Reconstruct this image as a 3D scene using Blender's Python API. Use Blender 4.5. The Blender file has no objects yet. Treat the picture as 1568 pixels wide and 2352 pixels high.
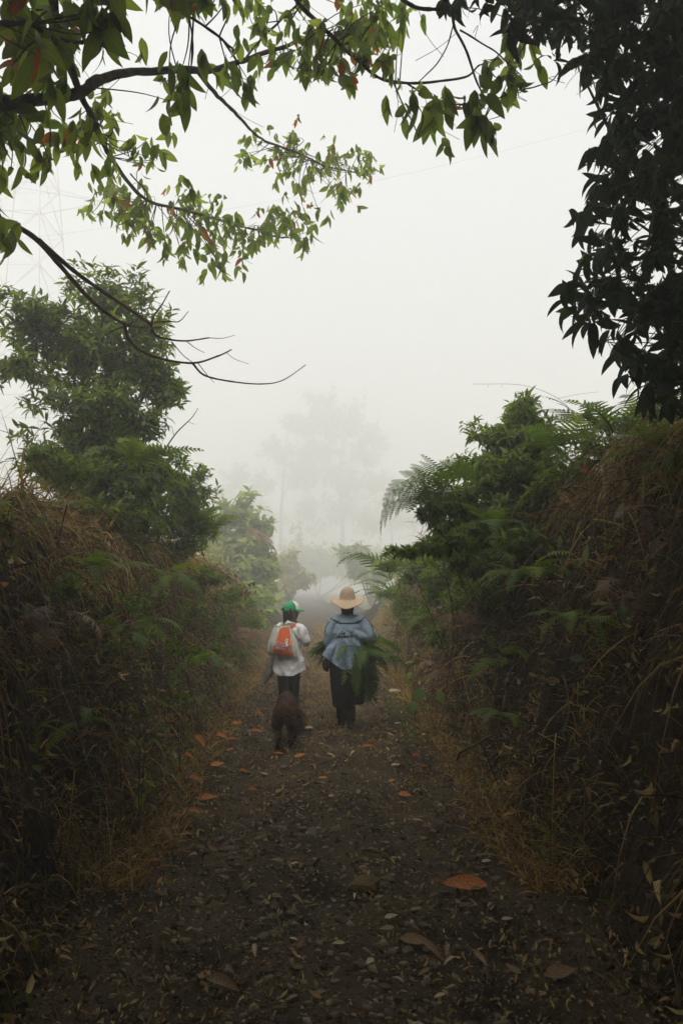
import bpy, bmesh, math, random
import numpy as np
from mathutils import Vector, Matrix, noise
from mathutils.bvhtree import BVHTree

random.seed(7)
R = np.random.default_rng(11)
SC = bpy.context.scene
COL = SC.collection
PI = math.pi

# ------------------------------------------------------------------ camera, sky, sun, exposure
CAM = Vector((0.0, 0.0, 1.6))
PITCH = math.atan(176 / 1568.0)
cd = bpy.data.cameras.new('camera')
cam = bpy.data.objects.new('camera', cd)
COL.objects.link(cam)
cam.location = CAM
cam.rotation_euler = (PI / 2 + PITCH, 0, 0)
cd.sensor_fit = 'VERTICAL'
cd.sensor_height = 36
cd.lens = 24
cd.clip_start = 0.05
cd.clip_end = 2000
SC.camera = cam

SUN_EL, SUN_AZ = math.radians(54), math.radians(202)     # behind the photographer, through cloud
W = bpy.data.worlds.new('World')
SC.world = W
W.use_nodes = True
nt = W.node_tree
bg = nt.nodes['Background']
sky = nt.nodes.new('ShaderNodeTexSky')
sky.sky_type = 'NISHITA'
sky.sun_disc = False
sky.sun_elevation = SUN_EL
sky.sun_rotation = SUN_AZ
sky.dust_density = 6
cloud = nt.nodes.new('ShaderNodeMix')                     # closed cloud cover over the clear sky
cloud.data_type = 'RGBA'
cloud.inputs[0].default_value = 0.93
nt.links.new(sky.outputs[0], cloud.inputs[6])
cloud.inputs[7].default_value = (3.05, 3.12, 3.16, 1)
nt.links.new(cloud.outputs[2], bg.inputs[0])
bg.inputs[1].default_value = 0.1

sl = bpy.data.lights.new('sun', 'SUN')
sun = bpy.data.objects.new('sun', sl)
COL.objects.link(sun)
sl.energy = 1.5
sl.angle = math.radians(40)
sl.color = (1.0, 0.93, 0.80)
d = Vector((math.sin(SUN_AZ) * math.cos(SUN_EL), math.cos(SUN_AZ) * math.cos(SUN_EL), math.sin(SUN_EL)))
sun.rotation_euler = d.to_track_quat('Z', 'Y').to_euler()

SC.view_settings.view_transform = 'Standard'
SC.view_settings.look = 'None'
SC.view_settings.exposure = 1.5
SC.view_settings.gamma = 1.0
SC.view_settings.use_curve_mapping = False
cy = SC.cycles
cy.use_denoising = True
cy.max_bounces = 12
cy.diffuse_bounces = 4
cy.glossy_bounces = 2
cy.transmission_bounces = 6
cy.volume_bounces = 10
cy.transparent_max_bounces = 4
cy.caustics_reflective = False
cy.caustics_refractive = False
cy.use_adaptive_sampling = True
cy.adaptive_threshold = 0.012

HAZE_DENSITY = 0.013

# ------------------------------------------------------------------ helpers
def at(px, py, y):
    """world point at distance y in front of the camera for a photo position (1568 x 2352 scale)"""
    a, b = (px - 784) / 1568.0, -(py - 1176) / 1568.0
    c, s = math.cos(PITCH), math.sin(PITCH)
    v = Vector((a, c - s * b, s + c * b))
    return CAM + v * (y / v.y)

def project(P):
    P = np.asarray(P) - np.array(CAM)
    c, s = math.cos(PITCH), math.sin(PITCH)
    f = P[:, 1] * c + P[:, 2] * s
    u = -P[:, 1] * s + P[:, 2] * c
    f = np.where(np.abs(f) < 1e-6, 1e-6, f)
    return 784 + 1568 * P[:, 0] / f, 1176 - 1568 * u / f, f

def smooth(a, b, t):
    t = np.clip((np.asarray(t, float) - a) / (b - a), 0, 1)
    return t * t * (3 - 2 * t)

_ph = R.uniform(0, 6.28, (40, 2))
_dr = R.uniform(0, 6.28, 40)
def wob(x, y, f, k=0, n=5):
    """cheap smooth noise, about -1..1, vectorised"""
    o = 0
    for i in range(n):
        j = (i + k * 5) % 40
        a = _dr[j]
        g = f * (1 + 0.37 * i)
        o = o + np.sin(g * (x * math.cos(a) + y * math.sin(a)) + _ph[j, 0]) * np.sin(g * 0.7 * (-x * math.sin(a) + y * math.cos(a)) + _ph[j, 1])
    return o / n * 1.6

def link(name, me, mat=None, parent=None, smooth_=True):
    o = bpy.data.objects.new(name, me)
    COL.objects.link(o)
    if mat is not None and not me.materials:
        me.materials.append(mat)
    if parent is not None:
        o.parent = parent
    return o

def tag(o, label=None, cat=None, group=None, kind=None):
    if label: o['label'] = label
    if cat: o['category'] = cat
    if group: o['group'] = group
    if kind: o['kind'] = kind
    return o

def thing(name, label, cat, loc=(0, 0, 0), rz=0.0, group=None):
    o = bpy.data.objects.new(name, None)
    COL.objects.link(o)
    o.location = loc
    o.rotation_euler = (0, 0, rz)
    o.empty_display_size = 0.1
    return tag(o, label, cat, group)

def copy_tree(o, parent=None):
    c = o.copy()
    COL.objects.link(c)
    c.parent = parent
    for ch in list(o.children):
        copy_tree(ch, c)
    return c

def mesh_np(name, V, F, uv=None, tint=None, shade=True):
    """V (n,3), F (m,4) or (m,3), uv (n,2) per vertex, tint (n,)"""
    V = np.ascontiguousarray(V, np.float32)
    F = np.ascontiguousarray(F, np.int32)
    me = bpy.data.meshes.new(name)
    m, k = F.shape
    me.vertices.add(len(V))
    me.vertices.foreach_set('co', V.ravel())
    me.loops.add(m * k)
    me.loops.foreach_set('vertex_index', F.ravel())
    me.polygons.add(m)
    me.polygons.foreach_set('loop_start', np.arange(0, m * k, k, dtype=np.int32))
    me.polygons.foreach_set('loop_total', np.full(m, k, np.int32))
    if shade:
        me.polygons.foreach_set('use_smooth', np.ones(m, bool))
    if uv is not None:
        l = me.uv_layers.new(name='UVMap')
        l.data.foreach_set('uv', np.asarray(uv, np.float32)[F.ravel()].ravel())
    if tint is not None:
        a = me.attributes.new('tint', 'FLOAT', 'POINT')
        a.data.foreach_set('value', np.asarray(tint, np.float32))
    me.update(calc_edges=True)
    return me

def cat_rom(pts, n=6):
    P = [np.asarray(p, float) for p in pts]
    P = [2 * P[0] - P[1]] + P + [2 * P[-1] - P[-2]]
    out = []
    for i in range(1, len(P) - 2):
        for j in range(n):
            t = j / n
            a, b, c, e = P[i - 1], P[i], P[i + 1], P[i + 2]
            out.append(0.5 * (2 * b + (c - a) * t + (2 * a - 5 * b + 4 * c - e) * t * t + (3 * b - a - 3 * c + e) * t ** 3))
    out.append(P[-2])
    return np.array(out)

def tube_geo(pts, rad, ns=6):
    P = np.asarray(pts, float)
    n = len(P)
    r = np.broadcast_to(np.asarray(rad, float), (n,)) if np.ndim(rad) else np.full(n, rad)
    T = np.gradient(P, axis=0)
    T /= np.linalg.norm(T, axis=1)[:, None] + 1e-9
    up = np.array([0.13, 0.31, 0.94]) if abs(T[0, 2]) < 0.8 else np.array([0.9, 0.3, 0.1])
    A = np.cross(T, up); A /= np.linalg.norm(A, axis=1)[:, None] + 1e-9
    B = np.cross(T, A)
    th = np.arange(ns) / ns * 2 * PI
    V = P[:, None, :] + r[:, None, None] * (np.cos(th)[None, :, None] * A[:, None, :] + np.sin(th)[None, :, None] * B[:, None, :])
    V = V.reshape(-1, 3)
    i, j = np.meshgrid(np.arange(n - 1), np.arange(ns), indexing='ij')
    a = (i * ns + j).ravel(); b = (i * ns + (j + 1) % ns).ravel()
    F = np.stack([a, b, b + ns, a + ns], 1)
    return V, F

def join_geo(L):
    Vs, Fs, k = [], [], 0
    for V, F in L:
        Vs.append(V); Fs.append(F + k); k += len(V)
    return np.concatenate(Vs), np.concatenate(Fs)

def tubes(name, L, mat, parent=None, ns=5, kind=None):
    V, F = join_geo([tube_geo(p, r, ns) for p, r in L])
    o = link(name, mesh_np(name, V, F), mat, parent)
    if kind: o['kind'] = kind
    return o

def frames(D, N):
    """rotation matrices (n,3,3) with local y along D and local z near N"""
    D = D / (np.linalg.norm(D, axis=1)[:, None] + 1e-9)
    X = np.cross(D, N); X /= np.linalg.norm(X, axis=1)[:, None] + 1e-9
    Z = np.cross(X, D)
    return np.stack([X, D, Z], 2)

def scatter(name, tmpl, M3, P, S, tint, mat, parent=None, kind=None, which=None):
    """tmpl: list of (V,F,UV); one mesh of many copies"""
    n = len(P)
    which = R.integers(0, len(tmpl), n) if which is None else which
    Vs, Fs, Us, Ts, k = [], [], [], [], 0
    for t, (tv, tf, tu) in enumerate(tmpl):
        idx = np.nonzero(which == t)[0]
        if not len(idx): continue
        V = np.einsum('nij,vj->nvi', M3[idx] , tv) * S[idx][:, None, None] + P[idx][:, None, :]
        nv = len(tv)
        F = tf[None] + (np.arange(len(idx)) * nv)[:, None, None] + k
        Vs.append(V.reshape(-1, 3)); Fs.append(F.reshape(-1, tf.shape[1]))
        Us.append(np.tile(tu, (len(idx), 1))); Ts.append(np.repeat(tint[idx], nv))
        k += len(idx) * nv
    me = mesh_np(name, np.concatenate(Vs), np.concatenate(Fs), np.concatenate(Us), np.concatenate(Ts))
    o = link(name, me, mat, parent)
    if kind: o['kind'] = kind
    return o

def place_m(M3, p, s):
    m = Matrix.Identity(4)
    for i in range(3):
        for j in range(3):
            m[i][j] = float(M3[i, j]) * float(s)
        m[i][3] = float(p[i])
    return m

# ------------------------------------------------------------------ materials
def new_mat(name):
    m = bpy.data.materials.new(name)
    m.use_nodes = True
    n = m.node_tree
    return m, n, n.nodes['Principled BSDF'], n.nodes['Material Output']

def noise_mat(name, c1, c2, scale=6, rough=0.85, bump=0.2, bscale=40, detail=6, spec=0.2, dist=0.01, stretch=None, c3=None):
    m, n, b, out = new_mat(name)
    tc = n.nodes.new('ShaderNodeTexCoord')
    mp = n.nodes.new('ShaderNodeMapping')
    n.links.new(tc.outputs['Object'], mp.inputs[0])
    if stretch: mp.inputs['Scale'].default_value = stretch
    tx = n.nodes.new('ShaderNodeTexNoise')
    tx.inputs['Scale'].default_value = scale
    tx.inputs['Detail'].default_value = detail
    n.links.new(mp.outputs[0], tx.inputs['Vector'])
    rp = n.nodes.new('ShaderNodeValToRGB')
    rp.color_ramp.elements[0].position = 0.32
    rp.color_ramp.elements[1].position = 0.68
    rp.color_ramp.elements[0].color = (*c1, 1)
    rp.color_ramp.elements[1].color = (*c2, 1)
    if c3:
        e = rp.color_ramp.elements.new(0.5); e.color = (*c3, 1)
    n.links.new(tx.outputs[0], rp.inputs[0])
    n.links.new(rp.outputs[0], b.inputs['Base Color'])
    b.inputs['Roughness'].default_value = rough
    b.inputs['Specular IOR Level'].default_value = spec
    if bump:
        t2 = n.nodes.new('ShaderNodeTexNoise')
        t2.inputs['Scale'].default_value = bscale
        t2.inputs['Detail'].default_value = 8
        n.links.new(mp.outputs[0], t2.inputs['Vector'])
        bp = n.nodes.new('ShaderNodeBump')
        bp.inputs['Strength'].default_value = bump
        bp.inputs['Distance'].default_value = dist
        n.links.new(t2.outputs[0], bp.inputs['Height'])
        n.links.new(bp.outputs[0], b.inputs['Normal'])
    return m

def leaf_mat(name, cols, trans=0.35, tcol=None, rough=0.5, spec=0.3, single=False, vein=0.25, spot=None):
    """cols: list of albedo stops picked per leaf by its own random number; tcol scales the light let through"""
    m, n, b, out = new_mat(name)
    if single:
        oi = n.nodes.new('ShaderNodeObjectInfo'); src = oi.outputs['Random']
    else:
        at_ = n.nodes.new('ShaderNodeAttribute'); at_.attribute_name = 'tint'; src = at_.outputs['Fac']
    rp = n.nodes.new('ShaderNodeValToRGB')
    el = rp.color_ramp.elements
    el[0].color = (*cols[0], 1); el[1].color = (*cols[-1], 1)
    for i, c in enumerate(cols[1:-1], 1):
        e = el.new(i / (len(cols) - 1)); e.color = (*c, 1)
    n.links.new(src, rp.inputs[0])
    colr = rp.outputs[0]
    if vein:
        uv = n.nodes.new('ShaderNodeUVMap')
        sp = n.nodes.new('ShaderNodeSeparateXYZ'); n.links.new(uv.outputs[0], sp.inputs[0])
        # midrib and side veins
        a = n.nodes.new('ShaderNodeMath'); a.operation = 'ABSOLUTE'; n.links.new(sp.outputs[0], a.inputs[0])
        w = n.nodes.new('ShaderNodeMath'); w.operation = 'MULTIPLY_ADD'; n.links.new(a.outputs[0], w.inputs[0]); w.inputs[1].default_value = -0.35
        n.links.new(sp.outputs[1], w.inputs[2])
        w2 = n.nodes.new('ShaderNodeMath'); w2.operation = 'MULTIPLY'; n.links.new(w.outputs[0], w2.inputs[0]); w2.inputs[1].default_value = 55.0
        s = n.nodes.new('ShaderNodeMath'); s.operation = 'SINE'; n.links.new(w2.outputs[0], s.inputs[0])
        g = n.nodes.new('ShaderNodeMath'); g.operation = 'GREATER_THAN'; n.links.new(s.outputs[0], g.inputs[0]); g.inputs[1].default_value = 0.86
        mr = n.nodes.new('ShaderNodeMath'); mr.operation = 'LESS_THAN'; n.links.new(a.outputs[0], mr.inputs[0]); mr.inputs[1].default_value = 0.06
        mx = n.nodes.new('ShaderNodeMath'); mx.operation = 'MULTIPLY_ADD'; n.links.new(g.outputs[0], mx.inputs[0]); mx.inputs[1].default_value = 0.45; n.links.new(mr.outputs[0], mx.inputs[2])
        cl = n.nodes.new('ShaderNodeMath'); cl.operation = 'MULTIPLY'; n.links.new(mx.outputs[0], cl.inputs[0]); cl.inputs[1].default_value = vein
        mix = n.nodes.new('ShaderNodeMix'); mix.data_type = 'RGBA'
        n.links.new(cl.outputs[0], mix.inputs[0]); n.links.new(colr, mix.inputs[6])
        hs = n.nodes.new('ShaderNodeHueSaturation'); hs.inputs['Value'].default_value = 2.2; n.links.new(colr, hs.inputs['Color'])
        n.links.new(hs.outputs[0], mix.inputs[7])
        colr = mix.outputs[2]
    if spot:
        tc = n.nodes.new('ShaderNodeTexCoord')
        tx = n.nodes.new('ShaderNodeTexNoise'); tx.inputs['Scale'].default_value = spot[1]; tx.inputs['Detail'].default_value = 5
        n.links.new(tc.outputs['Object'], tx.inputs['Vector'])
        r2 = n.nodes.new('ShaderNodeValToRGB'); r2.color_ramp.elements[0].position = 0.48; r2.color_ramp.elements[1].position = 0.66
        n.links.new(tx.outputs[0], r2.inputs[0])
        m2 = n.nodes.new('ShaderNodeMix'); m2.data_type = 'RGBA'
        n.links.new(r2.outputs[0], m2.inputs[0]); n.links.new(colr, m2.inputs[6]); m2.inputs[7].default_value = (*spot[0], 1)
        colr = m2.outputs[2]
    n.links.new(colr, b.inputs['Base Color'])
    b.inputs['Roughness'].default_value = rough
    b.inputs['Specular IOR Level'].default_value = spec
    if trans:
        tr = n.nodes.new('ShaderNodeBsdfTranslucent')
        h2 = n.nodes.new('ShaderNodeMix'); h2.data_type = 'RGBA'; h2.blend_type = 'MULTIPLY'; h2.inputs[0].default_value = 1
        n.links.new(colr, h2.inputs[6]); h2.inputs[7].default_value = (*(tcol or (1.6, 1.7, 0.7)), 1)
        n.links.new(h2.outputs[2], tr.inputs['Color'])
        ms = n.nodes.new('ShaderNodeMixShader'); ms.inputs[0].default_value = trans
        n.links.new(b.outputs[0], ms.inputs[1]); n.links.new(tr.outputs[0], ms.inputs[2])
        n.links.new(ms.outputs[0], out.inputs['Surface'])
    return m

def plain(name, c, rough=0.8, spec=0.2):
    return noise_mat(name, tuple(v * 0.88 for v in c), tuple(min(1, v * 1.1) for v in c), 30, rough, 0.15, 120, 3, spec, 0.002)

M = {}
M['soil'] = noise_mat('soil', (0.014, 0.010, 0.007), (0.038, 0.027, 0.017), 3.0, 0.95, 0.9, 14, 9, 0.1, 0.05)
M['track'] = noise_mat('track', (0.02, 0.014, 0.009), (0.08, 0.058, 0.031), 2.2, 0.95, 0.9, 60, 10, 0.15, 0.02, c3=(0.055, 0.04, 0.024))
M['bark'] = noise_mat('bark', (0.045, 0.032, 0.022), (0.12, 0.09, 0.062), 18, 0.9, 0.7, 60, 8, 0.15, 0.01)
M['bark_orange'] = noise_mat('bark_orange', (0.05, 0.032, 0.018), (0.19, 0.105, 0.045), 14, 0.9, 0.6, 70, 8, 0.15, 0.006)
M['twig'] = noise_mat('twig', (0.04, 0.035, 0.02), (0.09, 0.08, 0.045), 20, 0.8, 0.3, 80, 4)
M['stem_dry'] = noise_mat('stem_dry', (0.13, 0.08, 0.035), (0.26, 0.17, 0.08), 12, 0.85, 0.3, 60, 4)
M['big'] = leaf_mat('big_leaf', [(0.035, 0.058, 0.013), (0.055, 0.08, 0.017), (0.085, 0.105, 0.025)], 0.58, (3.6, 3.4, 1.4), single=True)  # nearest leaves, coloured darker than the hazed mass of the same tree
M['big_j'] = leaf_mat('hazed_big_leaf_mass', [(0.05, 0.08, 0.018), (0.08, 0.115, 0.024), (0.12, 0.14, 0.034)], 0.72, (3.5, 3.4, 1.9))  # farther leaves of the same tree, paled in colour to suggest haze
M['big_orange'] = leaf_mat('big_leaf_orange', [(0.30, 0.085, 0.018), (0.42, 0.14, 0.03)], 0.6, (1.5, 1.3, 0.8), single=True)
M['dark'] = leaf_mat('silhouette_leaf', [(0.009, 0.017, 0.006), (0.015, 0.027, 0.008), (0.028, 0.045, 0.012)], 0.28, (2.4, 2.6, 0.6), 0.6, 0.1, single=True)  # backlit silhouette put into the leaf colour
M['dark_j'] = leaf_mat('silhouette_leaf_mass', [(0.009, 0.017, 0.006), (0.015, 0.027, 0.008), (0.028, 0.045, 0.012)], 0.28, (2.4, 2.6, 0.6), 0.6, 0.1)  # same darkened silhouette colour for the joined leaves
M['crown_j'] = leaf_mat('shading_crown', [(0.016, 0.03, 0.009), (0.03, 0.05, 0.012)], 0.08, (1.6, 1.6, 0.7), vein=0)  # opaque dark leaf, so the unseen crown leaks less light
M['mid'] = leaf_mat('mid_leaf', [(0.042, 0.075, 0.009), (0.085, 0.13, 0.013), (0.17, 0.22, 0.022)], 0.42, (2.0, 2.0, 0.5), single=True)
M['mid_j'] = leaf_mat('mid_leaf_mass', [(0.042, 0.075, 0.009), (0.085, 0.13, 0.013), (0.17, 0.22, 0.022)], 0.42, (2.0, 2.0, 0.5))
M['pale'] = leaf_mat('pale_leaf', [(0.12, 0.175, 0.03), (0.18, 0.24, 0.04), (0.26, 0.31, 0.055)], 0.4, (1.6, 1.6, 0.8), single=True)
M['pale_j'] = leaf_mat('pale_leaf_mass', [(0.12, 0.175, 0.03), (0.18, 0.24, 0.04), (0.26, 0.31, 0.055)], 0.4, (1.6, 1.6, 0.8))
M['yellowish_j'] = leaf_mat('yellowish_leaf_mass', [(0.16, 0.18, 0.045), (0.24, 0.24, 0.06), (0.32, 0.27, 0.08)], 0.35, (1.4, 1.3, 0.7))
M['far_j'] = leaf_mat('hazed_far_leaf_mass', [(0.11, 0.135, 0.085), (0.16, 0.18, 0.115)], 0.25, (1.5, 1.5, 0.8), vein=0)  # leaf colour whitened to add to the mist
M['fern'] = leaf_mat('fern_green', [(0.06, 0.105, 0.014), (0.095, 0.15, 0.018), (0.15, 0.205, 0.026)], 0.4, (1.7, 1.7, 0.7), single=True, vein=0)
M['fern_dark'] = leaf_mat('fern_held', [(0.04, 0.085, 0.014), (0.065, 0.125, 0.018), (0.11, 0.18, 0.025)], 0.35, (1.6, 1.7, 0.6), single=True, vein=0)
M['fern_brown'] = leaf_mat('fern_brown', [(0.10, 0.05, 0.028), (0.16, 0.085, 0.045), (0.20, 0.12, 0.07)], 0.25, (1.2, 1.0, 0.8), single=True, vein=0)
M['straw'] = leaf_mat('straw', [(0.15, 0.085, 0.022), (0.29, 0.18, 0.045), (0.48, 0.325, 0.095), (0.21, 0.19, 0.036)], 0.2, (1.2, 1.1, 0.8), 0.75, vein=0)
M['thatch'] = leaf_mat('thatch', [(0.028, 0.018, 0.009), (0.07, 0.042, 0.016), (0.15, 0.092, 0.032), (0.32, 0.21, 0.08), (0.06, 0.062, 0.018)], 0.12, (1.1, 1.0, 0.8), 0.8, vein=0)
M['grass'] = leaf_mat('grass_green', [(0.05, 0.08, 0.010), (0.085, 0.12, 0.014), (0.14, 0.15, 0.024)], 0.3, (1.5, 1.5, 0.6), vein=0)
M['twig_j'] = leaf_mat('twig_mass', [(0.02, 0.015, 0.01), (0.06, 0.042, 0.026), (0.13, 0.09, 0.05)], 0, None, 0.85, vein=0)
M['moss'] = leaf_mat('moss_green', [(0.07, 0.10, 0.010), (0.12, 0.155, 0.014), (0.18, 0.20, 0.02)], 0.15, (1.4, 1.4, 0.5), 0.8, vein=0)
M['fallen_orange'] = leaf_mat('fallen_orange', [(0.46, 0.15, 0.024), (0.55, 0.21, 0.035), (0.42, 0.125, 0.02)], 0.2, (1.2, 1.0, 0.8), 0.55, single=True, vein=0.12, spot=((0.2, 0.06, 0.02), 22))
M['fallen_tan'] = leaf_mat('fallen_tan', [(0.24, 0.155, 0.075), (0.32, 0.22, 0.12), (0.20, 0.12, 0.055)], 0.2, (1.2, 1.1, 0.9), 0.7, single=True, vein=0.2, spot=((0.12, 0.07, 0.035), 26))
M['fallen_pale'] = leaf_mat('fallen_pale', [(0.46, 0.36, 0.24), (0.52, 0.43, 0.31)], 0.2, (1.1, 1.0, 0.9), 0.7, single=True, vein=0.1, spot=((0.3, 0.2, 0.12), 20))
M['fallen_brown'] = leaf_mat('fallen_brown', [(0.12, 0.07, 0.03), (0.17, 0.10, 0.04), (0.09, 0.055, 0.025)], 0.15, (1.2, 1.1, 0.9), 0.75, single=True, vein=0.2, spot=((0.05, 0.03, 0.015), 26))
M['rust'] = leaf_mat('rust_leaf', [(0.12, 0.045, 0.022), (0.2, 0.075, 0.035), (0.16, 0.08, 0.04)], 0.3, (1.3, 1.1, 0.9), 0.7, single=True)
M['litter'] = leaf_mat('litter', [(0.05, 0.03, 0.014), (0.13, 0.08, 0.03), (0.26, 0.17, 0.055), (0.52, 0.38, 0.15), (0.17, 0.14, 0.035)], 0.1, (1.1, 1.0, 0.9), 0.8, vein=0)
M['chips'] = leaf_mat('chips', [(0.02, 0.016, 0.012), (0.045, 0.036, 0.025), (0.09, 0.072, 0.045), (0.26, 0.205, 0.125), (0.035, 0.027, 0.018)], 0, None, 0.85, 0.2, vein=0)
M['stone'] = noise_mat('stone', (0.07, 0.06, 0.05), (0.17, 0.145, 0.115), 9, 0.85, 0.5, 50, 6, 0.2, 0.006)
M['stone_brown'] = noise_mat('stone_brown', (0.09, 0.06, 0.04), (0.18, 0.125, 0.03), 12, 0.85, 0.5, 60, 6, 0.2, 0.006)
M['steel'] = plain('steel', (0.62, 0.63, 0.63), 0.5, 0.4)
M['wire'] = plain('wire', (0.06, 0.05, 0.045), 0.6, 0.4)

# ------------------------------------------------------------------ terrain
def lane_x(y):
    y = np.asarray(y, float)
    return 0.08 - 0.033 * np.clip(y, -20, 45) - 0.10 * np.clip(y - 45, 0, 40)

def lane_w(y):
    return 1.12 + 0.018 * np.clip(y, 0, 25) + 0.07 * wob(0, np.asarray(y, float), 1.7, 1)

def bank_h(y, side):
    y = np.asarray(y, float)
    h0 = 2.0 if side < 0 else 2.45
    h = h0 - (h0 - 0.9) * smooth(12, 24, y) - 0.75 * smooth(24, 42, y)
    return h + 0.16 * wob(side * 3.0, y, 1.1, 2 if side < 0 else 3)

def ground_z(x, y):
    x = np.asarray(x, float); y = np.asarray(y, float)
    u = x - lane_x(y)
    w = lane_w(y)
    z = np.zeros(np.broadcast(x, y).shape)
    # two worn wheel ruts and a slight crown
    z = z - 0.06 * np.exp(-((u - 0.55) / 0.24) ** 2) - 0.06 * np.exp(-((u + 0.6) / 0.24) ** 2)
    z = z + 0.012 * wob(x, y, 4.0, 4)
    for sd in (-1, 1):
        s = sd * u - w
        s = s + smooth(0.05, 0.5, s) * (0.15 * wob(x * 0.4 + sd, y, 3.0, 5) + 0.07 * wob(x, y, 7.5, 6))
        h = bank_h(y, sd)
        p = 0.10 * smooth(0, 0.45, s) + (h - 0.10) * smooth(0.12, 0.82, s) + 0.25 * smooth(1.0, 5, s)
        p = p + smooth(0.1, 0.7, s) * (0.17 * wob(x * 1.0, y, 2.6, 5) + 0.08 * wob(x, y, 6.5, 6))
        z = z + np.where(s > 0, p, 0)
    return z

def gz(x, y):
    return float(ground_z(x, y))

def ground_hit(px, py):
    """where the line of sight through a photo position meets the terrain"""
    o = np.array(CAM); v = np.array(at(px, py, 1.0)) - o
    lo, hi = 1.0, 60.0
    for n_ in (1200, 40, 40):
        t = np.linspace(lo, hi, n_)
        p = o + t[:, None] * v
        k = np.nonzero(p[:, 2] <= ground_z(p[:, 0], p[:, 1]))[0]
        if not len(k): return Vector(o + v * 20)
        i = max(1, k[0]); lo, hi = t[i - 1], t[i]
    return Vector(o + v * hi)

def grid_mesh(name, xs, ys, fz):
    X, Y = np.meshgrid(xs, ys, indexing='xy')
    Z = fz(X, Y)
    V = np.stack([X, Y, Z], -1).reshape(-1, 3)
    nx, ny = len(xs), len(ys)
    i, j = np.meshgrid(np.arange(ny - 1), np.arange(nx - 1), indexing='ij')
    a = (i * nx + j).ravel()
    return mesh_np(name, V, np.stack([a, a + 1, a + nx + 1, a + nx], 1))

xs = np.concatenate([-np.geomspace(88, 4.2, 22), np.arange(-4, 4.01, 0.08), np.geomspace(4.2, 88, 22)])
ys = np.concatenate([np.arange(-25, 0, 0.8), np.arange(0, 16, 0.1), np.arange(16, 40, 0.4), np.geomspace(41, 212, 42)])
def ground_shape(X, Y):
    Z = ground_z(X, Y)
    s = np.abs(X - lane_x(Y)) - lane_w(Y)
    return Z - np.where(s < -0.06, 0.05, 0.0)                  # lies under the track's own sheet
go_ = link('ground', grid_mesh('ground', xs, ys, ground_shape), M['soil'])
go_.data.materials.append(noise_mat('field', (0.10, 0.10, 0.045), (0.22, 0.20, 0.09), 0.6, 0.95, 0.6, 9, 9, 0.1, 0.05))
fc = np.empty(len(go_.data.polygons) * 3, np.float32); go_.data.polygons.foreach_get('center', fc); fc = fc.reshape(-1, 3)
off_ = np.abs(fc[:, 0] - lane_x(fc[:, 1])) - lane_w(fc[:, 1])
go_.data.polygons.foreach_set('material_index', ((off_ > 1.5) & (fc[:, 1] > 3)).astype(np.int32))
tag(go_, kind='structure')
# the stony track as its own sheet, following the lane
us = np.linspace(-1, 1, 41); tys = np.concatenate([np.arange(-25, 0, 0.8), np.arange(0, 16, 0.06), np.arange(16, 40, 0.25), np.geomspace(40.3, 208, 52)])
U, TY = np.meshgrid(us, tys)
TX = lane_x(TY) + U * (lane_w(TY) + 0.03)
TZ = ground_z(TX, TY) + 0.006 * wob(TX, TY, 15, 7) * (1 - np.abs(U) ** 4) + 0.004
V = np.stack([TX, TY, TZ], -1).reshape(-1, 3)
nu = len(us); i, j = np.meshgrid(np.arange(len(tys) - 1), np.arange(nu - 1), indexing='ij'); a = (i * nu + j).ravel()
tag(link('path', mesh_np('path', V, np.stack([a, a + 1, a + nu + 1, a + nu], 1)), M['track']), kind='structure')

# ------------------------------------------------------------------ haze: one closed box of even air round everything
bm = bmesh.new()
bmesh.ops.create_cube(bm, size=1)
for v in bm.verts:
    v.co = Vector((v.co.x * 180, v.co.y * 246 + 92, v.co.z * 60 + 27.8))
me = bpy.data.meshes.new('haze'); bm.to_mesh(me); bm.free()
hm = bpy.data.materials.new('haze'); hm.use_nodes = True
hn = hm.node_tree; hn.nodes.remove(hn.nodes['Principled BSDF'])
pv = hn.nodes.new('ShaderNodeVolumePrincipled')
pv.inputs['Color'].default_value = (0.998, 0.999, 0.998, 1)
pv.inputs['Density'].default_value = HAZE_DENSITY
pv.inputs['Anisotropy'].default_value = 0.5
hn.links.new(pv.outputs[0], hn.nodes['Material Output'].inputs['Volume'])
tag(link('haze', me, hm), kind='stuff')

# ------------------------------------------------------------------ leaf shapes
def leaf_tmpl(w=0.4, n=5, bend=0.3, fold=0.15, tipsharp=1.0, curl=0.0, base=0.35):
    """unit-long leaf along +y with midrib, quads; uv.x across -1..1, uv.y along"""
    V, UV = [], []
    y = z = 0; ang = 0
    for i in range(n + 1):
        t = i / n
        ww = w * 0.5 * (math.sin(PI * min(1, t ** 0.8 * 0.97 + 0.02)) ** 0.85) * (1 - 0.25 * t * tipsharp) + 0.004
        if i == n: ww = 0.002
        ang = -bend * t
        if i:
            y += math.cos(ang) / n; z += math.sin(ang) / n
        for k, sx in enumerate((-1, 0, 1)):
            c = curl * (1 - t * 0.3)
            V.append((sx * ww * math.cos(c), y, z + abs(sx) * ww * (fold + math.sin(c)) * 1.0)); UV.append((sx, t))
    F = []
    for i in range(n):
        a = i * 3
        F += [(a, a + 1, a + 4, a + 3), (a + 1, a + 2, a + 5, a + 4)]
    return np.array(V), np.array(F), np.array(UV)

def tmpl_mesh(name, t):
    return mesh_np(name, t[0], t[1], t[2])

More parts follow.
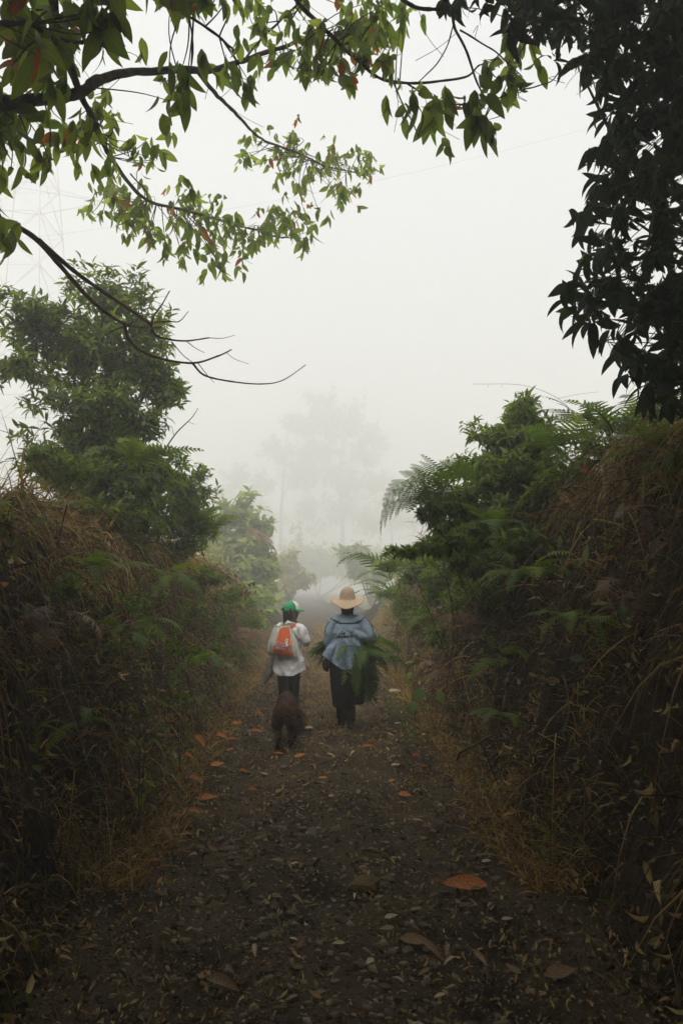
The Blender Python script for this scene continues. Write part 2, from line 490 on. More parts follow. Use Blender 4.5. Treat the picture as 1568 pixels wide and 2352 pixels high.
BIG_T = [leaf_tmpl(0.40, 6, b, f) for b, f in ((0.4, 0.25), (0.8, 0.15), (0.2, 0.4), (0.6, 0.05), (1.1, 0.2))]
DARK_T = [leaf_tmpl(0.33, 6, b, f) for b, f in ((0.9, 0.2), (1.4, 0.25), (0.5, 0.1), (1.9, 0.2))]
MID_T = [leaf_tmpl(0.30, 4, b, f) for b, f in ((0.8, 0.25), (1.3, 0.2), (0.4, 0.15))]
PALE_T = [leaf_tmpl(0.42, 4, b, f) for b, f in ((0.8, 0.2), (1.2, 0.15), (0.5, 0.1))]
TINY_T = [leaf_tmpl(0.5, 2, b, 0.15) for b in (0.5, 0.9)]

_mesh_cache = {}
def leaf_meshes(key, tm, mat):
    if key not in _mesh_cache:
        L = []
        for t in tm:
            me = tmpl_mesh('leaf', t); me.materials.append(mat); L.append(me)
        _mesh_cache[key] = L
    return _mesh_cache[key]

def leaves_on(parent, P, D, N, S, tm, key, mat1, matj, n_obj, orange=None, omat=None, joined='foliage'):
    """the n_obj leaves that show largest become leaf parts, the rest one joined part"""
    base = np.array(parent.location)
    M3 = frames(D, N)
    px, py, f = project(P)
    inv = (f > 0.3) & (px > -20) & (px < 1588) & (py > -20) & (py < 2372)
    size = np.where(inv, S / np.maximum(f, 0.3), 0)
    order = np.argsort(-size)
    top = order[:n_obj]; top = top[size[top] > 0]
    top = np.concatenate([top, np.nonzero((orange if orange is not None else np.zeros(len(P), bool)) & inv)[0]]); top = np.unique(top)
    which = R.integers(0, len(tm), len(P))
    ms = leaf_meshes(key, tm, mat1)
    mo = leaf_meshes(key + '_o', tm, omat) if omat else None
    for i in top:
        me = mo[which[i]] if (omat and orange[i]) else ms[which[i]]
        o = bpy.data.objects.new('leaf', me); COL.objects.link(o); o.parent = parent
        o.matrix_local = place_m(M3[i], P[i] - base, S[i])
        if omat and orange[i]: o['label'] = 'leaf turned orange'
    rest = np.setdiff1d(np.arange(len(P)), top)
    if len(rest):
        scatter(joined, tm, M3[rest], P[rest] - base, S[rest], R.random(len(rest)), matj, parent, 'stuff', which[rest])

def unit(n):
    v = R.normal(size=(n, 3)); return v / np.linalg.norm(v, axis=1)[:, None]

def whorl(C, A, S, k=(5, 8), spread=0.9, droop=0.3, jit=0.25, back=0.3):
    """rosettes of leaves at points C pointing round axes A; returns P, D, N, S"""
    P, D, N, SS = [], [], [], []
    for c, a, s in zip(C, A, S):
        a = a / (np.linalg.norm(a) + 1e-9)
        t = np.cross(a, [0.3, 0.5, 0.81]); t /= np.linalg.norm(t); b = np.cross(a, t)
        n = R.integers(k[0], k[1] + 1); p0 = R.random() * 6.28
        for i in range(n):
            th = p0 + i * 2.4
            r = np.cos(th) * t + np.sin(th) * b
            sp = spread * R.uniform(0.5, 1.25)
            dd = a * math.cos(sp) + r * math.sin(sp) + R.normal(size=3) * jit
            dd[2] -= droop
            dd /= np.linalg.norm(dd)
            sc = s * R.uniform(0.6, 1.15)
            P.append(c - a * s * back * R.random() + dd * s * 0.06); D.append(dd)
            N.append(a * math.cos(sp) * 1.0 - r * math.sin(sp) * 0 + np.array([0, 0, 0.5]) + R.normal(size=3) * 0.35); SS.append(sc)
    return np.array(P), np.array(D), np.array(N), np.array(SS)

def blob_points(blobs, shell=0.35, per=7, over=0.28):
    """blobs: (centre, radii, count) -> points strung along outward sprays, and their axes"""
    C, A = [], []
    for c, r, n in blobs:
        m = max(3, n // per)
        u = unit(m); u[:, 2] = u[:, 2] * 0.9 + 0.12
        ext = 1 + over * R.normal(size=m)
        i = R.integers(0, m, n)
        t = (shell + (1 - shell) * R.random(n)) ** 0.6
        q = u[i] * (t * ext[i])[:, None] + R.normal(size=(n, 3)) * 0.13
        C.append(np.array(c) + q * np.array(r)); A.append(u[i] * 0.8 + np.array([0, 0, 0.5]) + R.normal(size=(n, 3)) * 0.25)
    return np.concatenate(C), np.concatenate(A)

def limb(pts, r0, r1, n=6):
    P = cat_rom(pts, n)
    return P, np.linspace(r0, r1, len(P))

# ------------------------------------------------------------------ the tree that leans in from the left, large drooping leaves
TL = thing('overhanging_tree', 'tree reaching in from the top left with large drooping leaves and one bare limb', 'tree', (-3.4, 1.6, gz(-3.4, 1.6)))
B0 = np.array(TL.location)
def pxl(L):
    return [np.array(at(x, y, d)) for x, y, d in L]
limbs = {
    'a': (pxl([(-260, 300, 2.5), (-90, 238, 2.7), (0, 236, 2.85), (100, 228, 2.95), (185, 214, 3.05), (235, 180, 3.15), (330, 163, 3.35), (480, 160, 3.6), (560, 138, 3.8), (640, 112, 3.9), (700, 88, 4.0)]), 0.036, 0.010),
    'b': (pxl([(120, -40, 2.75), (130, 60, 2.85), (155, 130, 2.95), (185, 214, 3.05), (215, 275, 3.3), (255, 360, 3.9), (330, 455, 4.9), (420, 482, 5.4), (540, 515, 5.9), (640, 545, 6.2)]), 0.022, 0.008),
    'c': (pxl([(458, 168, 3.56), (500, 220, 3.9), (550, 270, 4.4), (600, 318, 5.0), (680, 350, 5.6), (760, 385, 6.1), (850, 400, 6.5)]), 0.013, 0.006),
    'd': (pxl([(640, -60, 3.5), (690, 10, 3.55), (740, 62, 3.6), (810, 130, 3.65), (880, 182, 3.7), (960, 190, 3.7), (1060, 178, 3.6), (1100, 150, 3.5)]), 0.014, 0.005),
    'e': (pxl([(880, -40, 3.2), (950, 15, 3.2), (1030, 25, 3.2), (1045, 70, 3.25), (1075, 130, 3.3), (1100, 200, 3.35), (1125, 250, 3.4)]), 0.011, 0.004),
    'f': (pxl([(905, 190, 3.7), (925, 240, 3.65), (960, 310, 3.6)]), 0.005, 0.003),
    'g': (pxl([(935, 192, 3.7), (990, 225, 3.6), (1060, 240, 3.5), (1130, 232, 3.4), (1200, 205, 3.4), (1260, 190, 3.4), (1285, 160, 3.4)]), 0.005, 0.003),
    'h': (pxl([(1055, 70, 3.25), (1110, 100, 3.3), (1160, 140, 3.4), (1200, 175, 3.45)]), 0.005, 0.003),
    'i': (pxl([(1040, 60, 3.25), (1020, 120, 3.3), (960, 190, 3.5)]), 0.004, 0.003),
    'j': (pxl([(400, 20, 3.0), (470, 60, 3.1), (520, 100, 3.3), (560, 138, 3.8)]), 0.007, 0.006),
    'k': (pxl([(560, 138, 3.8), (600, 90, 3.8), (650, 40, 3.7), (700, -10, 3.6)]), 0.007, 0.006),
    'l': (pxl([(-40, 60, 2.3), (60, 50, 2.4), (110, 80, 2.5), (190, 100, 2.6)]), 0.013, 0.006),
    'm': (pxl([(300, 400, 4.4), (340, 450, 5.0), (300, 470, 5.4), (220, 440, 5.6)]), 0.005, 0.003),
}
bark_geo = []
samples = []
for k, (p, r0, r1) in limbs.items():
    P, rr = limb(p, r0, r1, 8)
    P = P + np.stack([wob(P[:, 0] * 9, P[:, 1] * 9, 2, 1), wob(P[:, 1] * 9, P[:, 2] * 9, 2, 2), wob(P[:, 2] * 9, P[:, 0] * 9, 2, 3)], 1) * 0.006
    V_, F_ = tube_geo(P - B0, rr * (1 + 0.08 * R.normal(size=len(P))), 8)
    link('branch', mesh_np('branch', V_, F_), M['bark'], TL)
    samples.append(P[2:])
tp, tr_ = limb([np.array((-3.4, 1.6, gz(-3.4, 1.6) - 0.2)), np.array((-3.3, 1.8, 3.2)), np.array((-2.7, 2.2, 3.6)), np.array(at(-260, 300, 2.5))], 0.16, 0.04)
link('trunk', mesh_np('trunk', *tube_geo(tp - B0, tr_, 12)), M['bark'], TL)
tp2, tr2 = limb([np.array((-3.3, 1.8, 3.2)), np.array((-3.0, 1.4, 4.4)), np.array((-1.6, 0.8, 5.4)), np.array((0.2, 0.6, 5.9)), np.array((2.0, 0.4, 6.1))], 0.12, 0.03)
link('trunk_fork', mesh_np('trunk_fork', *tube_geo(tp2 - B0, tr2, 10)), M['bark'], TL)
# the leafless limb below
bare = [
    ([(-260, 430, 2.5), (-80, 475, 2.9), (0, 503, 3.1), (75, 542, 3.3), (130, 600, 3.5), (200, 680, 3.8), (250, 722, 4.0), (300, 748, 4.2), (370, 752, 4.4)], 0.016, 0.008),
    ([(90, 552, 3.3), (170, 622, 3.55), (240, 672, 3.75), (300, 712, 3.95), (345, 745, 4.15), (360, 772, 4.2), (420, 783, 4.3), (480, 776, 4.4)], 0.012, 0.0045),
    ([(285, 742, 4.1), (300, 785, 4.15), (350, 818, 4.25), (440, 834, 4.4), (500, 818, 4.5), (532, 803, 4.55)], 0.011, 0.004),
    ([(442, 834, 4.4), (470, 862, 4.45), (530, 876, 4.55), (600, 882, 4.65), (650, 873, 4.75), (702, 838, 4.85)], 0.007, 0.0025),
    ([(348, 765, 4.15), (352, 730, 4.1), (372, 700, 4.05), (390, 668, 4.0)], 0.006, 0.003),
    ([(355, 740, 4.15), (385, 738, 4.15), (412, 738, 4.15), (433, 715, 4.15)], 0.005, 0.002),
    ([(300, 748, 4.2), (270, 755, 4.2), (242, 770, 4.2)], 0.006, 0.003),
    ([(480, 776, 4.4), (510, 777, 4.45), (539, 770, 4.5)], 0.0025, 0.0015),
    ([(520, 810, 4.5), (540, 825, 4.5), (571, 836, 4.5)], 0.002, 0.0012),
    ([(430, 785, 4.3), (450, 800, 4.3), (470, 810, 4.3)], 0.003, 0.0015),
    ([(395, 785, 4.25), (420, 815, 4.3), (445, 834, 4.35)], 0.003, 0.002),
    ([(290, 748, 4.1), (315, 735, 4.1), (328, 715, 4.1)], 0.004, 0.002),
    ([(455, 834, 4.4), (475, 860, 4.4), (492, 879, 4.4)], 0.003, 0.0015),
]
for p, r0, r1 in bare:
    P, rr = limb(pxl(p), r0, r1, 7)
    kn = 1 + 0.22 * np.abs(wob(np.arange(len(P)) * 1.0, np.zeros(len(P)), 1.9, 2)) 
    V_, F_ = tube_geo(P - B0, rr * kn, 8)
    link('bare_branch', mesh_np('bare_branch', V_, F_), M['bark_orange'], TL)
# leaf sprays
regs = [(95, 60, 110, 85, 17, 2.2, 2.9, .20), (60, 170, 70, 60, 10, 2.4, 3.0, .19), (235, 70, 40, 60, 5, 2.3, 2.6, .21), (450, 5, 80, 30, 10, 2.9, 3.3, .18), (380, 10, 20, 20, 2, 2.8, 3.0, .19),
        (610, 40, 60, 50, 11, 3.5, 4.0, .15), (670, 150, 60, 50, 12, 3.6, 4.0, .17), (770, 90, 90, 70, 16, 3.6, 4.0, .16), (760, 175, 60, 40, 6, 3.6, 4.0, .17), (870, 70, 70, 60, 13, 3.5, 3.9, .16),
        (850, 165, 50, 35, 4, 3.5, 3.8, .16), (545, 195, 45, 35, 4, 3.2, 3.5, .17), (390, 215, 45, 35, 4, 2.9, 3.2, .19), (410, 230, 30, 20, 2, 2.9, 3.1, .2), (40, 290, 60, 50, 10, 2.8, 3.2, .16),
        (190, 290, 60, 60, 12, 3.1, 3.5, .16), (290, 330, 50, 50, 6, 3.5, 4.0, .15), (355, 355, 30, 40, 4, 3.6, 4.1, .17), (100, 400, 40, 30, 3, 2.9, 3.2, .14), (15, 520, 30, 30, 4, 2.7, 3.1, .2),
        (15, 410, 30, 50, 3, 2.8, 3.0, .15), (250, 480, 60, 45, 17, 5.0, 5.8, .15), (330, 525, 70, 40, 19, 5.0, 5.8, .15), (430, 505, 70, 45, 19, 5.2, 6.0, .15), (420, 590, 40, 25, 5, 5.2, 5.8, .17), (540, 555, 60, 40, 16, 5.4, 6.1, .16),
        (505, 610, 22, 18, 4, 5.2, 5.5, .18), (620, 530, 60, 40, 14, 5.6, 6.2, .16), (690, 545, 45, 35, 6, 5.6, 6.2, .17), (565, 370, 40, 40, 5, 5.2, 6.0, .15), (650, 340, 60, 30, 6, 5.4, 6.0, .14), (690, 390, 70, 40, 13, 5.6, 6.4, .14),
        (640, 430, 70, 40, 8, 5.6, 6.4, .15), (790, 380, 60, 35, 13, 6.0, 6.6, .14), (845, 410, 30, 40, 6, 6.0, 6.6, .14), (780, 470, 45, 45, 8, 5.8, 6.4, .15), (720, 490, 35, 30, 4, 5.8, 6.2, .16),
        (1000, 270, 45, 30, 5, 3.4, 3.6, .20), (1125, 285, 35, 30, 4, 3.2, 3.5, .22), (1150, 205, 40, 35, 5, 3.3, 3.6, .18), (1180, 140, 45, 25, 4, 3.4, 3.6, .17), (960, 255, 20, 12, 1, 3.4, 3.6, .2), (900, 120, 40, 40, 4, 3.5, 3.8, .15), (1080, 30, 60, 30, 0, 3, 3.3, .16)]
C, S0 = [], []
for cx_, cy_, rx, ry, n, d0, d1, s in regs:
    for _ in range(n):
        a = R.random() * 6.28; r = math.sqrt(R.random())
        C.append(np.array(at(cx_ + rx * r * math.cos(a), cy_ - 12 + ry * r * math.sin(a), R.uniform(d0, d1)))); S0.append(s)
C = np.array(C); S0 = np.array(S0) * 0.80
allS = np.concatenate(samples)
tw = []
for c in C:
    dd = np.linalg.norm(allS - c, axis=1); q = allS[np.argmin(dd)]
    mid = (q + c) / 2 + np.array([R.normal() * 0.03, R.normal() * 0.03, 0.06 * dd.min() - 0.02])
    P, rr = limb([q, mid, c], 0.0042, 0.002, 5); tw.append((P - B0, rr))
# bare hanging twiglets
for _ in range(46):
    q = allS[R.integers(len(allS))]
    e = q + R.normal(size=3) * np.array([0.14, 0.1, 0.1]) + np.array([0.05, 0, -0.06])
    tw.append((limb([q, (q + e) / 2 + R.normal(size=3) * 0.03, e], 0.0022, 0.001, 4)[0] - B0, 0.0016))
tubes('twigs', tw, M['twig'], TL, 4, 'stuff')
A = np.tile(np.array([0.05, 0.0, -0.75]), (len(C), 1)) + R.normal(size=(len(C), 3)) * 0.35
C2 = np.concatenate([C, C + R.normal(size=C.shape) * 0.09]); A2 = np.concatenate([A, A]); S2 = np.concatenate([S0, S0 * 0.85])
P, D, N, S = whorl(C2, A2, S2, (3, 5), 0.6, 0.75, 0.24, 0.9)
N = N * 0.3 + unit(len(N)) * [1, 1, 0.5]
og = R.random(len(P)) < 0.035
leaves_on(TL, P, D, N, S, BIG_T, 'big', M['big'], M['big_j'], 300, og, M['big_orange'])
# its crown overhead, thickened for shade, and unseen leaf walls added to block light
n = 3600
q = np.stack([R.uniform(-7, 4, n), R.uniform(-9, 2.9, n), np.zeros(n)], 1)
q[:, 2] = np.maximum(4.9, 2.3 + 0.97 * np.maximum(q[:, 1], 0)) + R.uniform(0, 1.6, n) + 0.02 * q[:, 0] ** 2
q2 = np.stack([R.uniform(-7, 7, 800), R.uniform(-11, -7.5, 800), R.uniform(0.8, 6.5, 800)], 1)  # rear leaf wall, keeps sky light off the near leaves
q3 = np.stack([R.uniform(-8, -5, 420), R.uniform(-8, 1.5, 420), R.uniform(2.2, 6, 420)], 1)
q4 = np.stack([R.uniform(5, 8, 420), R.uniform(-8, 1.5, 420), R.uniform(2.6, 6, 420)], 1)
q = np.concatenate([q, q2, q3, q4]); n = len(q)
P, D, N, S = whorl(q, np.tile([0, 0, -0.6], (n, 1)) + R.normal(size=(n, 3)) * 0.4, np.full(n, 0.36), (7, 9), 1.0, 0.2, 0.3, 0.6)
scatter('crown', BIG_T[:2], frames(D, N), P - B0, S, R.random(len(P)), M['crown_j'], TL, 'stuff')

# ------------------------------------------------------------------ dark tree on the right
TR = thing('dark_tree', 'leafy tree in near black silhouette hanging over the top of the bank at the upper right', 'tree', (3.1, 2.6, gz(3.1, 2.6)))
B1 = np.array(TR.location)
edge = [(0, 1160), (90, 1165), (100, 1230), (150, 1290), (210, 1330), (290, 1375), (330, 1350), (420, 1340), (520, 1305), (600, 1330), (690, 1262), (760, 1310), (780, 1370), (830, 1400), (900, 1450), (960, 1480)]
ey = np.array([e[0] for e in edge]); ex = np.array([e[1] for e in edge])
C, S0 = [], []
while len(C) < 680:
    y_ = R.uniform(-60, 945); x_ = R.uniform(1180, 1680)
    lim = np.interp(y_, ey, ex) + 45
    if x_ < lim: continue
    if y_ > 800 and x_ < 1400 + (y_ - 800) * 0.6: continue
    dens = 0.3 + 0.7 * min(1, (x_ - lim) / 130)
    if wob(x_ * 0.01, y_ * 0.01, 2.2, 3) < -0.28 and y_ > 150 : continue
    if R.random() > dens: continue
    C.append(np.array(at(x_, y_ - 10, R.uniform(2.7, 4.0)))); S0.append(R.uniform(0.09, 0.13))
for y_ in range(-20, 945, 24):                                  # rim sprays
    lim = np.interp(y_, ey, ex)
    C.append(np.array(at(lim + R.uniform(22, 50), y_ - 15, R.uniform(2.9, 3.6)))); S0.append(0.135)
for x_, y_ in ((1012, 14), (1035, 34), (1060, 5), (1105, 4), (1150, 20), (1180, 60), (1200, 20), (1170, 95), (1240, 40), (1280, 70), (1230, 5)):
    C.append(np.array(at(x_, y_ - 20, R.uniform(2.9, 3.3)))); S0.append(0.13)
C = np.array(C); S0 = np.array(S0)
A = np.stack([-0.5 + 0.4 * R.normal(size=len(C)), 0.4 * R.normal(size=len(C)) - 0.2, -0.35 + 0.4 * R.normal(size=len(C))], 1)
P, D, N, S = whorl(C, A, S0 * 1.05, (6, 9), 0.8, 0.5, 0.25, 0.8)
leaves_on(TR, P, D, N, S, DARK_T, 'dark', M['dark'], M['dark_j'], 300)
tb = [([(1640, 900, 3.6), (1560, 700, 3.4), (1500, 480, 3.3), (1400, 300, 3.2), (1340, 180, 3.2)], .02, .005), ([(1700, 500, 3.6), (1600, 300, 3.4), (1480, 120, 3.2), (1300, 40, 3.1), (1200, 60, 3.1)], .02, .005),
      ([(1560, 720, 3.4), (1450, 640, 3.3), (1340, 650, 3.2)], .009, .003), ([(1530, 560, 3.35), (1440, 500, 3.3), (1350, 480, 3.2)], .008, .003), ([(1600, 860, 3.5), (1500, 820, 3.3), (1420, 780, 3.2), (1370, 790, 3.2)], .007, .0025),
      ([(1640, 930, 3.5), (1560, 900, 3.4), (1480, 900, 3.3)], .006, .0025)]
sb = []
for p, r0, r1 in tb:
    P, rr = limb(pxl(p), r0, r1); sb.append(P)
    link('branch', mesh_np('branch', *tube_geo(P - B1, rr, 7)), M['bark'], TR)
sb = np.concatenate(sb)
tw = []
for c in C[::2]:
    dd = np.linalg.norm(sb - c, axis=1); q = sb[np.argmin(dd)]
    tw.append((limb([q, (q + c) / 2 + np.array([0, 0, 0.03]), c], 0.004, 0.002, 4)[0] - B1, 0.0025))
tubes('twigs', tw, M['twig'], TR, 4, 'stuff')
P, rr = limb([B1 - [0, 0, 0.2], B1 + [0.1, -0.1, 1.2], B1 + [-0.1, 0, 2.6], B1 + [-0.3, -0.6, 4.0]], 0.14, 0.05)
link('trunk', mesh_np('trunk', *tube_geo(P - B1, rr, 10)), M['bark'], TR)
n = 2200  # unseen crown overhead, made dense to darken the near ground
q = np.stack([R.uniform(1.2, 7, n), R.uniform(-9, 3.2, n), np.zeros(n)], 1)
q[:, 2] = np.maximum(4.6, 2.3 + 0.98 * np.maximum(q[:, 1], 0)) + R.uniform(0, 2.0, n) - 0.35 * np.maximum(q[:, 0] - 4, 0)
P, D, N, S = whorl(q, np.tile([0, 0, -0.6], (n, 1)) + R.normal(size=(n, 3)) * 0.4, np.full(n, 0.33), (7, 9), 1.0, 0.2, 0.3, 0.6)
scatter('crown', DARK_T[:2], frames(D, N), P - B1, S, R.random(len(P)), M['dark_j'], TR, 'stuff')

# ------------------------------------------------------------------ shrubs and small trees
def shrub(name, label, cat, base, blobs, leaf, tm, key, m1, mj, n_obj=0, trunks=None, k=(6, 9), group=None, spread=0.95, droop=0.15, bark='bark', trunk_r=0.05, dens=3.0, n_st=4, side=0):
    base = np.array(base, float)
    T = thing(name, label, cat, base, 0, group)
    C, A = blob_points([(c, r, int(n * dens)) for c, r, n in blobs], 0.15)
    P, D, N, S = whorl(C, A, R.uniform(0.8, 1.2, len(C)) * leaf, k, spread, droop, 0.25, 0.9)
    leaves_on(T, P, D, N, S, tm, key, m1, mj, n_obj)
    tl = []
    for c, r, n in blobs[::max(1, len(blobs) // n_st)]:
        c = np.array(c, float)
        root = base + [R.normal() * 0.05, R.normal() * 0.05, -0.1]
        if side:
            root = np.array([c[0] + side * 0.75, c[1] + 0.1, 0]); root[2] = min(gz(root[0], root[1]), c[2] + 0.2) - 0.05
        P_, rr = limb([root, root * 0.5 + c * 0.5 + R.normal(size=3) * 0.08 * np.array(r), c + [0, 0, r[2] * 0.5]], trunk_r, trunk_r * 0.25)
        tl.append((P_ - base, rr))
    for t in tl:
        link('stem', mesh_np('stem', *tube_geo(t[0], t[1], 7)), M[bark], T)
    allc = np.concatenate([t[0] for t in tl]) + base
    tw = []
    for c in C[::6]:
        dd = np.linalg.norm(allc - c, axis=1); q = allc[np.argmin(dd)]
        tw.append((limb([q, (q + c) / 2 + np.array([0, 0, 0.02]), c], 0.1, 0.1, 4)[0] - base, trunk_r * 0.09))
    tubes('twigs', tw, M['twig'], T, 4, 'stuff')
    return T

def clear_of_bank(px, py, d_, gap=0.12):
    """distance at which something seen at this photo position stands just proud of the terrain"""
    h = ground_hit(px, py).y
    return max(1.5, min(d_, h - gap))

def pb(L):
    """blobs from photo positions: (px, py, rx, ry, depth, depth radius, n)"""
    out = []
    for px, py, rx, ry, d_, rd, n in L:
        if d_ < 14: d_ = clear_of_bank(px, py, d_)
        out.append((np.array(at(px, py, d_)), (rx / 1568 * d_, rd, ry / 1568 * d_), n))
    return out

shrub('bushy_tree', 'tall bushy tree with dense dark green leaves on top of the left bank', 'tree', (-2.9, 7.0, gz(-2.9, 7.0)),
      pb([(255, 690, 90, 70, 7.2, .5, 60), (330, 740, 70, 70, 7.2, .5, 45), (140, 790, 140, 95, 7.0, .6, 120), (290, 830, 120, 80, 7.2, .6, 90), (90, 730, 90, 50, 6.8, .4, 40), (40, 830, 60, 60, 6.6, .4, 26), (370, 860, 55, 60, 7.2, .4, 30),
          (230, 930, 130, 90, 7.0, .6, 110), (290, 1000, 90, 80, 7.0, .5, 70), (190, 1010, 110, 80, 6.9, .5, 80), (370, 910, 40, 40, 7.2, .3, 16), (220, 1090, 130, 80, 6.9, .5, 120), (330, 1090, 80, 80, 7.0, .5, 80), (170, 1170, 90, 50, 6.6, .4, 60), (270, 1190, 90, 50, 6.7, .4, 70)]),
      0.115, MID_T, 'mid', M['mid'], M['mid_j'], 300)
shrub('leafy_shrub', 'green shrub spilling over the left bank below the bushy tree', 'shrub', (-2.2, 8.2, gz(-2.2, 8.2)),
      pb([(420, 1110, 60, 70, 8.2, .5, 55), (440, 1170, 45, 60, 8.2, .4, 40), (400, 1200, 60, 60, 8.0, .4, 45), (420, 1260, 60, 50, 8.0, .4, 40), (350, 1190, 60, 50, 7.6, .35, 45), (470, 1200, 40, 60, 9, .4, 40), (300, 1240, 60, 40, 6.8, .3, 30)]),
      0.105, MID_T, 'mid2', M['mid'], M['mid_j'], 120, trunk_r=0.015, side=-1)
shrub('small_shrub', 'low grey green shrub at the left edge beside the dry grass', 'shrub', (-2.75, 5.6, gz(-2.75, 5.6)),
      pb([(90, 1050, 60, 45, 5.6, .3, 36), (160, 1080, 50, 45, 5.8, .3, 30)]), 0.085, MID_T, 'mid2', M['mid'], M['mid_j'], 60, trunk_r=0.015)
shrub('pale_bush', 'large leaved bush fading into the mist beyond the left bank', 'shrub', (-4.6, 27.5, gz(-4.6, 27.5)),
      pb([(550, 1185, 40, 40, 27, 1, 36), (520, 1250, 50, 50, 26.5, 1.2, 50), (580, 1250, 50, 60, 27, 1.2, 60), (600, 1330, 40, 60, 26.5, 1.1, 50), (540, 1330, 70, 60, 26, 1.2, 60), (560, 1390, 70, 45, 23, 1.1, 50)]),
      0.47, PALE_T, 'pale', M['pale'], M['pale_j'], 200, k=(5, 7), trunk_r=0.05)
shrub('leafy_shrub', 'upright glossy shrub standing on the right bank against the mist', 'shrub', (1.75, 6.4, gz(1.75, 6.4)),
      pb([(1195, 950, 55, 50, 6.2, .35, 34), (1150, 1010, 70, 55, 6.2, .35, 52), (1230, 1020, 75, 60, 6.2, .35, 52), (1110, 1085, 80, 55, 6.0, .4, 60), (1210, 1100, 110, 60, 6.0, .4, 80), (1050, 1150, 75, 50, 5.9, .35, 54), (1150, 1175, 120, 55, 5.9, .4, 84), (1070, 1220, 90, 45, 5.8, .35, 56), (1180, 1240, 110, 45, 5.7, .35, 66), (1280, 1130, 60, 60, 5.8, .3, 40)]),
      0.105, MID_T, 'mid', M['mid'], M['mid_j'], 300, trunk_r=0.018, side=1, n_st=6)
shrub('berry_shrub', 'berry shrub whose leafy sprig juts out over the track from the right bank', 'shrub', (1.55, 5.4, gz(1.55, 5.4)),
      pb([(930, 1268, 45, 12, 5.2, .12, 16), (980, 1255, 45, 18, 5.3, .15, 18), (1030, 1245, 45, 25, 5.4, .2, 18), (985, 1165, 30, 20, 5.5, .2, 12), (1000, 1190, 40, 20, 5.5, .2, 12), (1060, 1280, 50, 30, 5.4, .2, 20)]),
      0.07, MID_T, 'mid2', M['mid'], M['mid_j'], 80, trunk_r=0.006, side=1)
shrub('creeping_shrub', 'small leaved shrub along the crest of the right bank under the dark tree', 'shrub', (2.4, 4.9, gz(2.4, 4.9)),
      pb([(1400, 1020, 90, 40, 4.9, .4, 50), (1500, 1010, 80, 50, 4.6, .4, 50), (1480, 960, 80, 30, 4.8, .4, 24), (1320, 1080, 60, 40, 5.2, .3, 40), (1540, 1060, 50, 40, 4.2, .3, 30), (1260, 1120, 60, 40, 5.4, .3, 36)]), 0.065, MID_T, 'mid2', M['mid'], M['mid_j'], 80, trunk_r=0.015)
shrub('bank_shrub', 'low dense shrub covering the right bank under the glossy shrub', 'shrub', (1.5, 7.6, gz(1.5, 7.6)),
      pb([(1030, 1290, 60, 45, 7.6, .35, 50), (1090, 1300, 70, 45, 6.8, .35, 50), (1010, 1360, 50, 45, 8.2, .35, 44), (970, 1420, 45, 35, 9, .35, 36), (1060, 1370, 60, 45, 7.2, .3, 40), (945, 1310, 45, 50, 11, .4, 50), (930, 1390, 40, 40, 11, .4, 40), (1000, 1450, 40, 40, 8.0, .3, 24), (1120, 1360, 50, 40, 6.2, .3, 30)]), 0.085, MID_T, 'mid2', M['mid'], M['mid_j'], 100, trunk_r=0.008, side=1)
shrub('bank_shrub', 'leafy growth creeping down the left bank below the pale bush', 'shrub', (-2.0, 9.5, gz(-2.0, 9.5)),
      pb([(470, 1330, 50, 40, 9.0, .35, 36), (530, 1370, 50, 40, 10.5, .4, 36), (440, 1400, 40, 40, 8.4, .3, 26), (580, 1420, 35, 40, 13, .4, 26), (500, 1430, 40, 30, 9.5, .3, 20)]), 0.085, MID_T, 'mid2', M['mid'], M['mid_j'], 60, trunk_r=0.008, side=-1)
shrub('bank_shrub', 'sparse small leaved growth high on the dark left bank', 'shrub', (-1.75, 4.4, gz(-1.75, 4.4)),
      pb([(330, 1400, 60, 50, 4.8, .2, 16), (420, 1480, 50, 60, 5.6, .2, 16), (400, 1590, 50, 40, 5.2, .2, 12), (180, 1350, 60, 30, 4.0, .2, 12), (300, 1480, 60, 40, 4.4, .2, 10), (500, 1480, 50, 40, 7, .2, 16), (560, 1500, 40, 30, 9, .2, 14)]), 0.05, MID_T, 'mid2', M['mid'], M['mid_j'], 40, trunk_r=0.005, side=-1)
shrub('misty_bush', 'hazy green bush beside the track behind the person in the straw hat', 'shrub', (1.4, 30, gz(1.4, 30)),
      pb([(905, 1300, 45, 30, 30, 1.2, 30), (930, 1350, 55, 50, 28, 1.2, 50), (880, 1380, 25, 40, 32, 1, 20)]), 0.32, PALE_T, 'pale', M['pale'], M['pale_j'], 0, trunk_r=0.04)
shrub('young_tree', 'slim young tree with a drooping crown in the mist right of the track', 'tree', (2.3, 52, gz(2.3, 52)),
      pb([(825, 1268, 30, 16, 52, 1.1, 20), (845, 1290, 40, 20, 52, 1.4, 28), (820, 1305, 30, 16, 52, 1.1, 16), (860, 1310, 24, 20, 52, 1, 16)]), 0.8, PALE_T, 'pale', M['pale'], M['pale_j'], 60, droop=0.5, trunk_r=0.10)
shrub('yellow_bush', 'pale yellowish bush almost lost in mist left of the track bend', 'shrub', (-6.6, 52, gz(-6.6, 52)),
      pb([(660, 1300, 40, 40, 52, 2, 60), (640, 1370, 40, 40, 46, 1.9, 50), (690, 1335, 25, 20, 56, 1.5, 30)]), 0.55, PALE_T, 'pale', M['pale'], M['yellowish_j'], 0, trunk_r=0.06)
